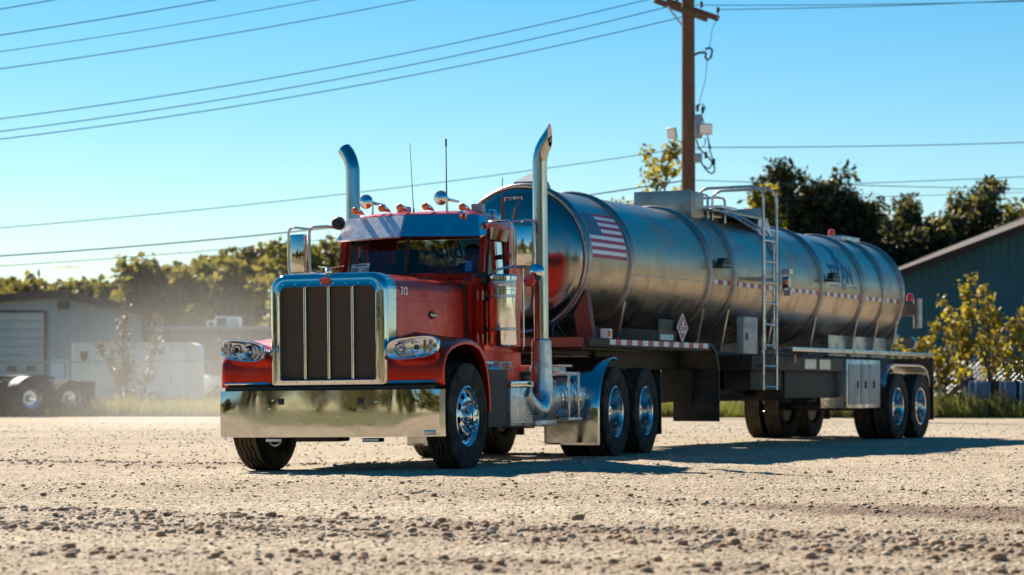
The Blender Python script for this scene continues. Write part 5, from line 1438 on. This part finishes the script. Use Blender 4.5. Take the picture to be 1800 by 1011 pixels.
# conspicuity tape along the tank
tape_me = {}
def tape(y, ln, col_, x, z, h=.05):
    key = (round(ln, 3), round(h, 3), col_)
    if key not in tape_me:
        mb = MB(); mb.box(0, .004, -ln / 2, ln / 2, -h / 2, h / 2); o = mb.build('reflective_tape', M[col_], W); tape_me[key] = o.data
    else: o = link('reflective_tape', tape_me[key], W)
    o.location = (x, y, z)
for a, b2 in ((3.72, 4.40), (4.66, 6.16), (6.50, 8.02), (8.38, 10.02), (10.28, 11.10), (11.36, 12.1)):
    k = int((b2 - a) / .15); st = (b2 - a) / k
    for i in range(k): tape(a + st * (i + .5), .15, 'redtape' if i % 2 else 'whitetape', RT + .003, ZC - .12, .06)
# front upper rail with tape, turning down into a fender and mud flap
for s in (1, -1):
    xx = s * 1.12
    mb = MB(); mb.box(min(xx, xx - s * .06), max(xx, xx - s * .06), -.85, 2.95, 1.30, 1.385)
    mb.box(min(s * .3, xx), max(s * .3, xx), -.85, 2.95, 1.285, 1.30); wp(mb, 'deck_rail', M['under'], bevel=.006)
    rows = []
    for a in np.linspace(90, 2, 12):
        y, z = 2.95 + .34 * math.cos(R(a)), 1.045 + .34 * math.sin(R(a))
        rows.append([Vector((s * .48, y, z)), Vector((xx - s * .01, y, z)), Vector((xx, y - .01, z - .01)), Vector((xx, y - .05 * math.cos(R(a)), z - .05 * math.sin(R(a)))), Vector((s * .48, y - .03 * math.cos(R(a)), z - .03 * math.sin(R(a))))])
    mb = MB(); mb.grid(rows); wp(mb, 'front_fender', M['under'], smooth=50)
    mb = MB(); mb.box(min(s * .47, xx), max(s * .47, xx), 3.275, 3.295, .37, 1.06); wp(mb, 'mud_flap', M['black'], bevel=.004)
for i in range(19): tape(-.28 + .165 * (i + .5), .165, 'whitetape' if i % 2 == 0 else 'redtape', 1.122, 1.345, .062)
mb = MB(); mb.lathe([(.05, 0), (.05, .03), (.04, .04)], 16, (1.09, -.32, 1.445), 'X'); mb.box(1.05, 1.10, -.38, -.16, 1.39, 1.50); lm = wp(mb, 'marker_bracket', M['white'])
mb = MB(); mb.sphere((1.13, -.32, 1.445), .038, 14, 8, (.6, 1, 1)); mb.build('marker_lens', M['amber'], lm)
# placard
mb = MB(); hw_ = .185; pc = Vector((1.09, 2.05, 1.565))
mb.prism([pc + Vector((0, 0, hw_)), pc + Vector((0, hw_, 0)), pc + Vector((0, 0, -hw_)), pc + Vector((0, -hw_, 0))], (.012, 0, 0)); pk = wp(mb, 'placard', M['whitetape'])
mb = MB(); k = hw_ * .86; pd = pc + Vector((.0125, 0, 0)); mb.prism([pd + Vector((0, 0, k)), pd + Vector((0, k, 0)), pd + Vector((0, 0, -k)), pd + Vector((0, -k, 0))], (.002, 0, 0)); mb.build('placard_face', M['redtape'], pk)
mb = MB(); mb.box(pc.x + .0148, pc.x + .017, pc.y - .085, pc.y + .085, pc.z - .062, pc.z + .02); mb.build('number_panel', M['whitetape'], pk)
text_on('3295', .078, lambda u, v: Vector((pc.x + .0185, pc.y + u, pc.z - .021 + v)), M['blackprint'], pk, bold=.002)
mb = MB(); fp = [(0, .115), (.018, .085), (.012, .07), (.03, .06), (.02, .03), (-.02, .03), (-.028, .06), (-.01, .08)]
mb.prism([(pc.x + .0148, pc.y + a, pc.z + b2) for a, b2 in fp], (.002, 0, 0)); mb.build('flame_symbol', M['whitetape'], pk)
mb = MB(); mb.box(1.04, 1.085, 2.0, 2.1, 1.36, 1.6); mb.build('placard_mount', M['under'], pk)
mb = MB(); mb.box(1.04, 1.06, 1.35, 1.85, 1.40, 1.66); db = wp(mb, 'document_box', M['black'], bevel=.01)
mb = MB(); mb.box(1.06, 1.068, 1.40, 1.82, 1.40, 1.47); mb.build('document_label', M['card'], db)

# frame, skirts, cabinets
mb = MB(); mb.box(-.5, .5, -.9, 3.2, 1.20, 1.30); mb.box(-.9, .9, -.6, 1.2, 1.25, 1.29); wp(mb, 'upper_coupler', M['under'], bevel=.01)
for s in (-1, 1):
    mb = MB(); mb.box(s * .5 - .05, s * .5 + .05, .6, 13.2, 1.06, 1.30); wp(mb, 'frame_rail', M['under'], bevel=.008)
for y in RY[1:]:                                     # saddles under the rings
    mb = MB(); mb.prism([(-.84, y - .03, 2.2), (.84, y - .03, 2.2), (.66, y - .03, 1.3), (-.66, y - .03, 1.3)], (0, .06, 0)); wp(mb, 'saddle', M['ring'])
mb = MB(); mb.box(-.62, .62, 9.2, 12.2, 1.30, 1.62); wp(mb, 'sub_frame', M['alu'])
mb = MB(); mb.box(-.55, .55, .2, 3.4, 1.305, 1.55); wp(mb, 'sub_frame', M['under'])
mb = MB(); mb.box(-.35, .35, 3.3, 4.3, .62, 1.3); mb.box(.25, .75, 3.2, 3.9, .62, 1.06); mb.box(-.9, -.3, 4.4, 5.0, .6, 1.25); wp(mb, 'discharge_valve', M['under'], bevel=.02)
for s in (-1, 1):                                    # landing gear
    mb = MB(); mb.box(s * .72 - .06, s * .72 + .06, 3.95, 4.07, .45, 1.25); mb.box(s * .72 - .12, s * .72 + .12, 3.9, 4.12, .42, .45); mb.tube([(s * .72, 4.0, .8), (s * .5, 4.9, 1.1)], .025, 6); wp(mb, 'landing_leg', M['dark'])
mb = MB(); mb.box(.55, 1.10, 4.55, 9.0, 1.05, 1.25); mb.box(.55, .98, 6.2, 9.3, .66, 1.05); mb.box(.55, .95, 4.9, 6.2, .78, 1.05); wp(mb, 'side_skirt', M['under'], bevel=.01)
mb = MB(); mb.box(-.9, .3, 5.2, 9.5, .62, 1.1); wp(mb, 'hose_tray', M['dark'])
mb = MB(); mb.cyl((.75, 6.5, .98), (.75, 8.4, .98), .10, n=16); mb.cyl((.3, 4.6, .78), (.3, 6.0, .78), .16, n=16); wp(mb, 'hose_tube', M['dark'])
for y in (6.7, 7.35): 
    mb = MB(); mb.box(1.10, 1.106, y, y + .5, 1.08, 1.22); wp(mb, 'name_strip', M['alu'])
mb = MB(); mb.box(1.06, 1.16, 4.07, 4.61, 1.265, 1.76); cb = wp(mb, 'control_box', M['boxgrey'], bevel=.01)
mb = MB(); mb.box(1.16, 1.164, 4.11, 4.57, 1.60, 1.68); mb.build('label_strip', M['greybox'], cb)
mb = MB(); mb.box(1.16, 1.175, 4.16, 4.20, 1.45, 1.54); mb.build('latch', M['black'], cb)
# right-rear deck rail, cabinet with three doors
mb = MB(); mb.box(.9, 1.17, 6.0, 13.05, 1.325, 1.385); mb.box(-1.17, -.9, 6.0, 13.05, 1.325, 1.385); wp(mb, 'fender_rail', M['alu'], bevel=.006)
mb = MB(); mb.box(1.172, 1.19, 6.02, 6.08, 1.16, 1.27); wp(mb, 'marker_lens', M['amber'])
mb = MB(); mb.box(.72, 1.13, 8.53, 10.2, .50, 1.24); kb = wp(mb, 'cabinet', M['alu'], bevel=.01)
for a, b2 in ((8.60, 9.12), (9.20, 9.60), (9.62, 10.14)):
    mb = MB(); mb.box(1.13, 1.142, a, b2, .56, 1.17); dd = mb.build('cabinet_door', M['boxgrey'], kb, bevel=.006)
    mb = MB(); mb.box(1.142, 1.156, b2 - .11 if a < 9.1 else a + .18, b2 - .07 if a < 9.1 else a + .25, .80, .92); mb.build('handle', M['black'], dd)
# rear fenders, wheels, flaps, bumper
for i, y in enumerate((10.92, 12.17)):
    for s in (1, -1): put_wheel(WDUAL, W, s * 1.08, y, s, spin=.4 * i + .2)
    mb = MB(); mb.tube([(-1.0, y, .515), (1.0, y, .515)], .07, 10); wp(mb, 'axle', M['dark'])
for s in (1, -1):
    rows = []
    for y, z in [(10.34, .86), (10.37, .98), (10.46, 1.09), (10.6, 1.165), (10.82, 1.195), (12.22, 1.195), (12.47, 1.165), (12.64, 1.09), (12.74, .98), (12.77, .86)]:
        rows.append([Vector((s * .6, y, z)), Vector((s * 1.16, y, z)), Vector((s * 1.175, y, z - .015)), Vector((s * 1.17, y, z - .04)), Vector((s * .6, y, z - .03))])
    mb = MB(); mb.grid(rows); wp(mb, 'rear_fender', M['alu'], smooth=50)
    mb = MB(); mb.box(min(s * .6, s * 1.2), max(s * .6, s * 1.2), 12.90, 12.92, .28, 1.1); wp(mb, 'mud_flap', M['black'])
mb = MB(); mb.box(-1.18, 1.18, 12.93, 13.05, 1.08, 1.3); mb.box(-1.1, 1.1, 13.1, 13.2, .5, .62); mb.box(-.7, -.6, 13.0, 13.15, .5, 1.1); mb.box(.6, .7, 13.0, 13.15, .5, 1.1); wp(mb, 'rear_bumper', M['under'], bevel=.008)
mb = MB(); mb.sphere((1.17, 13.06, 1.15), .05, 12, 8, (.7, .7, 1)); wp(mb, 'tail_lamp', M['redlens'])
mb = MB(); mb.box(.25, 1.02, 12.50, 12.62, 2.0, 2.2); mb.cyl((1.02, 12.6, 1.80), (1.02, 12.6, 2.28), .075, n=12); mb.cyl((.9, 12.5, 1.55), (.9, 12.7, 1.55), .10, n=14); mb.cyl((.5, 12.5, 1.65), (.5, 12.85, 1.65), .12, n=16); rb = wp(mb, 'rear_manifold', M['ring'])
mb = MB(); mb.lathe([(.055, 2.24), (.055, 2.32), (.04, 2.36), (0, 2.37)], 14, (.92, 12.5, 0), 'Z'); mb.build('beacon', M['redlens'], rb)

# ladder
mb = MB()
lx, y0, y1, zt = 1.17, 4.80, 5.33, 3.50
def hoop(y, z1):
    return [(lx, y, .78), (lx, y, 2.0), (lx, y, z1 - .14), (lx - .02, y - .02, z1 - .06), (lx - .08, y - .05, z1 - .01), (lx - .16, y - .08, z1), (.45, y - .25, z1 - .02), (.38, y - .27, z1 - .05), (.33, y - .28, z1 - .12), (.33, y - .28, z1 - .42)]
for y, z1 in ((y0, 3.545), (y1, 3.55)):
    mb = MB(); mb.tube(hoop(y, z1), .020, 10); ld = wp(mb, 'ladder_rail', M['alu'], smooth=60)
for y in (y0 + .10, y1 - .06):
    mb = MB(); mb.tube([(lx - .02, y, 1.35), (lx - .02, y, 2.75), (lx - .03, y, 2.85), (lx - .12, y, 2.95), (.75, y - .05, 3.14), (.45, y - .1, 3.26), (.30, y - .1, 3.28)], .018, 10); wp(mb, 'ladder_rail', M['alu'], smooth=60)
for z in np.linspace(.82, 2.82, 8):
    mb = MB(); mb.cyl((lx, y0, z), (lx, y1, z), .016, n=8); wp(mb, 'rung', M['alu'])
for z in (1.35, 2.3):
    mb = MB(); mb.bar((lx, y0 + .1, z), (.8, y0 + .1, z), .03, .04); mb.bar((lx, y1 - .05, z), (.8, y1 - .05, z), .03, .04); wp(mb, 'standoff', M['alu'])
# top: spill box, walkway, hatch
mb = MB(); mb.box(-.42, .42, 4.05, 4.09, 3.05, 3.47); mb.box(-.42, -.39, 4.09, 6.75, 3.1, 3.42); mb.box(-.42, .42, 6.72, 6.75, 3.1, 3.40); mb.box(.39, .42, 4.09, 4.50, 3.1, 3.46); wp(mb, 'spill_box', M['ring'], bevel=.008)
mb = MB(); mb.box(-.4, .55, 4.5, 6.7, 3.215, 3.245); wp(mb, 'walkway', M['ring'])
mb = MB(); mb.lathe([(.30, 3.19), (.30, 3.28), (.33, 3.28), (.33, 3.31), (.22, 3.35), (0, 3.36)], 24, (-.05, 5.6, 0), 'Z'); mb.box(-.1, .45, 5.1, 5.7, 3.3, 3.335); mb.box(.2, .4, 5.3, 5.4, 3.24, 3.31); wp(mb, 'hatch', M['alu'], smooth=40)
for y in (4.7, 5.35):
    mb = MB(); mb.tube([(.40, y, 3.1), (.40, y, 3.40), (.38, y + .0, 3.44), (.30, y, 3.46), (-.3, y, 3.46)], .02, 8); wp(mb, 'hand_rail', M['alu'])
mb = MB(); mb.prism([(.45, 6.25, 3.0), (.45, 6.85, 3.0), (.45, 6.70, 3.20), (.45, 6.30, 3.24)], (.10, 0, 0)); wp(mb, 'curb_plate', M['alu'])
# lamps on ring brackets
for y in (3.66, 8.22):
    mb = MB(); mb.box(.86, 1.02, y - .02, y + .30, 2.40, 2.425); q = wp(mb, 'lamp_bracket', M['dark'])
    mb = MB(); mb.prism([(.90, y + .04, 2.43), (.90, y + .34, 2.45), (.90, y + .30, 2.54), (.90, y + .12, 2.53)], (.10, 0, 0)); mb.build('lamp', M['black'], q, bevel=.01)
mb = MB(); mb.cyl((.86, 6.42, 2.31), (.98, 6.42, 2.31), .085, n=10); mb.box(.9, 1.0, 6.34, 6.50, 2.42, 2.50); mb.box(.9, 1.0, 6.37, 6.47, 2.12, 2.20); cp = wp(mb, 'clamp', M['alu'])
mb = MB(); mb.sphere((1.0, 6.22, 2.30), .055, 12, 8, (.6, 1, .8)); mb.build('side_lamp', M['amber'], cp)
# vent box on the front top and beacon at rear top
mb = MB(); mb.loft([[Vector((x, y, 3.20)) for x, y in ((-.16, -.25), (.16, -.25), (.16, .16), (-.16, .16))], [Vector((x, y, z)) for x, y, z in ((-.15, -.22, 3.27), (.14, -.22, 3.27), (.14, .14, 3.27), (-.15, .14, 3.27))], [Vector((x, y, z)) for x, y, z in ((.0, -.12, 3.37), (.09, -.12, 3.37), (.09, .1, 3.37), (.0, .1, 3.37))]]); wp(mb, 'vent_cover', M['greybox'], smooth=20)
mb = MB(); mb.box(-.3, .25, 11.0, 11.9, 3.17, 3.26); tb = wp(mb, 'rear_top_box', M['alu'], bevel=.01)
mb = MB(); mb.lathe([(.05, 3.26), (.055, 3.27), (.05, 3.34), (.045, 3.37), (0, 3.38)], 14, (.0, 11.2, 0), 'Z'); mb.build('beacon', M['redlens'], tb)
# hazard strip, front marker pole and hoses at the nose
mb = MB(); mb.tube([(-.07, -.72, 1.4), (-.07, -.70, 3.04)], .022, 8); mb.tube([(-.07, -.70, 2.9), (-.07, -.70, 3.28)], .006, 6); wp(mb, 'rubber_marker_post', pm('brown_post', (.16, .07, .03), .7))
for x in (.45, .53):
    mb = MB(); mb.tube([(x, -.55, 1.35), (x, -.6, 1.5), (x, -.5, 1.58), (x + .05, -.35, 1.4)], .012, 6); wp(mb, 'hose', M['wire'])
mb = MB(); mb.prism([(.75, -.36, 1.35), (.95, -.36, 1.35), (.86, -.36, 1.95), (.70, -.36, 1.68)], (0, .10, 0)); wp(mb, 'nose_gusset', pm('red_oxide_steel', (.16, .035, .02), .5))
mb = MB(); mb.box(-1.05, 1.05, -.90, -.84, 1.28, 1.39); wp(mb, 'nose_rail', pm('rusty_rail', (.22, .075, .045), .7, 0, var=(5, .3)))
# ================================================================== BACKGROUND VEHICLES AND JUNK
# rear of a parked tractor at the left edge
Yk = 69.5
pc_ = P(66, 703, Yk)
K = empty('parked_truck', (pc_.x, Yk, 0), (0, 0, R(-48))); tag(K, 'rear end of a parked truck chassis with two chrome wheels at left edge', 'truck')
for y in (-.62, .66):
    for s in (1, -1): put_wheel(WDUAL, K, s * .98, y - .2, s, spin=y)
for s in (1, -1):
    mb = MB(); mb.box(s * .45 - .05, s * .45 + .05, -6, 1.5, .75, 1.0); mb.build('frame_rail', M['dark'], K)
    rows = []
    for a in np.linspace(195, 60, 12):
        y, z = -.82 + .62 * math.cos(R(a)), .53 + .62 * math.sin(R(a)); rows.append([Vector((s * .6, y, z)), Vector((s * 1.14, y, z)), Vector((s * 1.16, y, z - .05))])
    mb = MB(); mb.grid(rows); mb.build('quarter_fender', M['dark'], K, smooth=50)
    mb = MB(); mb.box(min(s * .55, s * 1.15), max(s * .55, s * 1.15), 1.18, 1.20, .25, 1.0); mb.build('mud_flap', M['black'], K)
    mb = MB(); mb.box(min(s * .55, s * 1.1), max(s * .55, s * 1.1), -4.5, -1.7, .45, 1.0); mb.build('fuel_tank', M['dark'], K, bevel=.08)
mb = MB(); mb.prism([(-.45, -.9, 1.1), (.45, -.9, 1.1), (.48, -.2, 1.13), (.3, .4, 1.06), (-.3, .4, 1.06), (-.48, -.2, 1.13)], (0, 0, .06)); mb.box(-.4, .4, -.5, .0, 1., 1.1); mb.build('fifth_wheel', M['dark'], K)

# white cargo trailer
Yw = 93.0
a0, a1 = (126 - 900) / FPX * Yw, (346 - 900) / FPX * Yw; zt = P(0, 602, Yw).z; ln = a1 - a0
CT = empty('cargo_trailer', (a0, Yw, 0)); tag(CT, 'white enclosed cargo trailer behind the fence beside the grey shed', 'trailer')
M['offwhite'] = pm('weathered_white_panel', (.62, .62, .60), .5, 0, var=(1.5, .12))
mb = MB(); mb.prism([(0, 0, .42), (ln, 0, .42), (ln, 0, zt - .25), (ln - .08, 0, zt - .08), (ln - .25, 0, zt), (0, 0, zt)], (0, 2.2, 0)); mb.build('body', M['offwhite'], CT, bevel=.03)
for x in (0.02, .78, 3.65):
    mb = MB(); mb.box(x, x + .07, -.03, -.005, .45, zt - .05); mb.build('trim_strip', M['white'], CT)
mb = MB(); mb.box(0, ln - .2, -.035, -.005, zt - .09, zt + .01); mb.build('roof_rail', M['galv'], CT)
mb = MB(); mb.box(3.75, 4.35, -.035, -.008, .55, zt - .35); dd = mb.build('door', M['white'], CT, bevel=.01)
mb = MB(); mb.box(3.80, 3.86, -.06, -.036, 1.1, 1.25); mb.build('handle', M['black'], dd)
mb = MB(); mb.prism([(.34, -.03, zt - .35), (.62, -.03, zt - .35), (.62, -.03, zt - .6), (.48, -.03, zt - .75), (.34, -.03, zt - .6)], (0, .02, 0)); mb.build('shield_badge', M['trim_brown'], CT)
for x in (2.35, 3.15):
    mb = MB(); mb.lathe([(.2, -.1), (.32, -.1), (.34, -.05), (.34, .05), (.32, .1), (.2, .1), (.1, .08), (0, .08)], 24, (0, 0, 0), 'Y'); w_ = mb.build('wheel', M['rubber'], CT); w_.location = (x, .1, .34)
mb = MB(); mb.box(1.9, 3.6, -.03, .2, .62, .78); mb.build('wheel_guard', M['galv'], CT, bevel=.05)

# pickup
Yq = 96.0
p0 = (344 - 900) / FPX * Yq
PK = empty('pickup_truck', (p0, Yq, 0)); tag(PK, 'pale blue pickup truck parked beyond the fence left of the red truck', 'pickup')
M['pickup'] = pm('pale_blue_paint', (.30, .40, .46), .35, .1, coat=.5)
mb = MB()
mb.prism([(0, 0, .55), (.35, 0, .55), (.42, 0, .80), (.62, 0, .95), (.84, 0, .95), (1.04, 0, .80), (1.1, 0, .5), (3.9, 0, .5), (3.95, 0, .8), (4.15, 0, .95), (4.4, 0, .95), (4.6, 0, .8), (4.65, 0, .5), (5.3, 0, .55), (5.35, 0, 1.05), (5.1, 0, 1.2), (3.9, 0, 1.28), (3.35, 0, 1.85), (1.95, 0, 1.88), (1.85, 0, 1.3), (0, 0, 1.3)], (0, 1.85, 0)); mb.build('body', M['pickup'], PK, bevel=.03)
mb = MB(); mb.prism([(2.0, -.01, 1.32), (3.7, -.01, 1.32), (3.3, -.01, 1.78), (2.05, -.01, 1.8)], (0, .015, 0)); mb.build('window', M['black'], PK)
mb = MB(); mb.box(-.02, 1.85, -.02, .02, 1.27, 1.32); mb.build('bed_rail', M['chrome'], PK)
for x in (.73, 4.28):
    mb = MB(); mb.lathe([(.0, -.03), (.2, -.03), (.22, -.09), (.34, -.1), (.37, -.06), (.37, .1), (.2, .1)], 24, (0, 0, 0), 'Y'); w_ = mb.build('wheel', M['rubber'], PK); w_.location = (x, .12, .37)
mb = MB(); mb.box(-.05, .1, .1, 1.7, .5, .65); mb.build('rear_bumper', M['chrome'], PK)

# blue container and leaning log on the right
Yj = 66.4
b0 = P(1701, 735, Yj); 
BC = empty('blue_container', (b0.x, Yj, 0)); tag(BC, 'blue metal tanks with pale rims standing in the grass at right edge', 'container')
M['bluemetal'] = pm('scuffed_blue_metal', (.03, .10, .22), .4, .3, var=(3, .4), col2=(.05, .10, .16))
M['rim'] = pm('pale_rim', (.55, .58, .60), .4, .2, var=(6, .2))
for x, w_, d in ((.0, .66, .0), (.86, .52, .05), (1.42, .5, .02), (2.0, .6, .05)):
    mb = MB(); mb.box(x, x + w_, d, d + .8, .02, .98); q = mb.build('tank_section', M['bluemetal'], BC, bevel=.07, seg=3)
    for xx in (x + .03, x + w_ * .32):
        mb = MB(); mb.tube([(xx, d - .012, .05), (xx, d - .012, .88), (xx + .015, d, .96), (xx + .02, d + .06, .995), (xx + .02, d + .7, .995)], .02, 6); mb.build('rim', M['rim'], q)
    mb = MB(); mb.tube([(x + .08, d - .0, .985), (x + w_ - .08, d - .0, .985)], .018, 6); mb.build('rim', M['rim'], q)
for x in (.68, 1.39):
    mb = MB(); mb.box(x, x + .16 if x < 1 else x + .03, -.02, .6, 0, 1.0); mb.build('post', M['trim_brown'], BC, bevel=.01)
mb = MB(); mb.box(-.1, 2.7, .1, .4, .985, 1.02); mb.build('top_plank', pm('rusty_plank', (.16, .07, .05), .8), BC)
mb = MB(); lp0, lp1 = P(1668, 699, Yj - .2), P(1708, 664, Yj + .3)
mb.tube([lp0, lp0.lerp(lp1, .4) + Vector((0, 0, .04)), lp1], [.05, .075, .08], 9); mb.tube([lp0.lerp(lp1, .35), lp0.lerp(lp1, .3) + Vector((.08, 0, -.14))], [.03, .01], 6)
tag(mb.build('log', M['bark']), 'dark broken branch leaning against the blue container', 'branch')

# ================================================================== DUST
dm = bpy.data.materials.new('road_dust'); dm.use_nodes = True
n = dm.node_tree.nodes; L = dm.node_tree.links; n.remove(n['Principled BSDF'])
pv = n.new('ShaderNodeVolumePrincipled'); pv.inputs['Color'].default_value = (.97, .94, .88, 1); pv.inputs['Anisotropy'].default_value = .35
L.new(pv.outputs[0], n['Material Output'].inputs['Volume'])
tc = n.new('ShaderNodeTexCoord')
no = n.new('ShaderNodeTexNoise'); no.inputs['Scale'].default_value = .16; no.inputs['Detail'].default_value = 2; L.new(tc.outputs['Object'], no.inputs['Vector'])
r1 = n.new('ShaderNodeMapRange'); r1.inputs[1].default_value = .32; r1.inputs[2].default_value = .68; r1.inputs[3].default_value = .3; r1.inputs[4].default_value = 1.3; L.new(no.outputs[0], r1.inputs[0])
vl = n.new('ShaderNodeVectorMath'); vl.operation = 'LENGTH'
mp = n.new('ShaderNodeMapping'); mp.vector_type = 'TEXTURE'; mp.inputs['Scale'].default_value = (5.2, 14, 4.0); L.new(tc.outputs['Object'], mp.inputs[0]); L.new(mp.outputs[0], vl.inputs[0])
r2 = n.new('ShaderNodeMapRange'); r2.interpolation_type = 'SMOOTHSTEP'; r2.inputs[1].default_value = .1; r2.inputs[2].default_value = 1.; r2.inputs[3].default_value = 1.; r2.inputs[4].default_value = 0; L.new(vl.outputs['Value'], r2.inputs[0])
m1 = n.new('ShaderNodeMath'); m1.operation = 'MULTIPLY'; L.new(r1.outputs[0], m1.inputs[0]); L.new(r2.outputs[0], m1.inputs[1])
m2 = n.new('ShaderNodeMath'); m2.operation = 'MULTIPLY'; m2.inputs[1].default_value = .022; L.new(m1.outputs[0], m2.inputs[0]); L.new(m2.outputs[0], pv.inputs['Density'])
mb = MB(); mb.sphere((0, 0, 0), 1, 24, 14, (5.3, 14.2, 4.1))
d_ = mb.build('dust', dm); d_.location = (-6.6, 50, .2)
tag(d_, 'pale cloud of road dust hanging behind the truck at left', 'dust', kind='stuff')
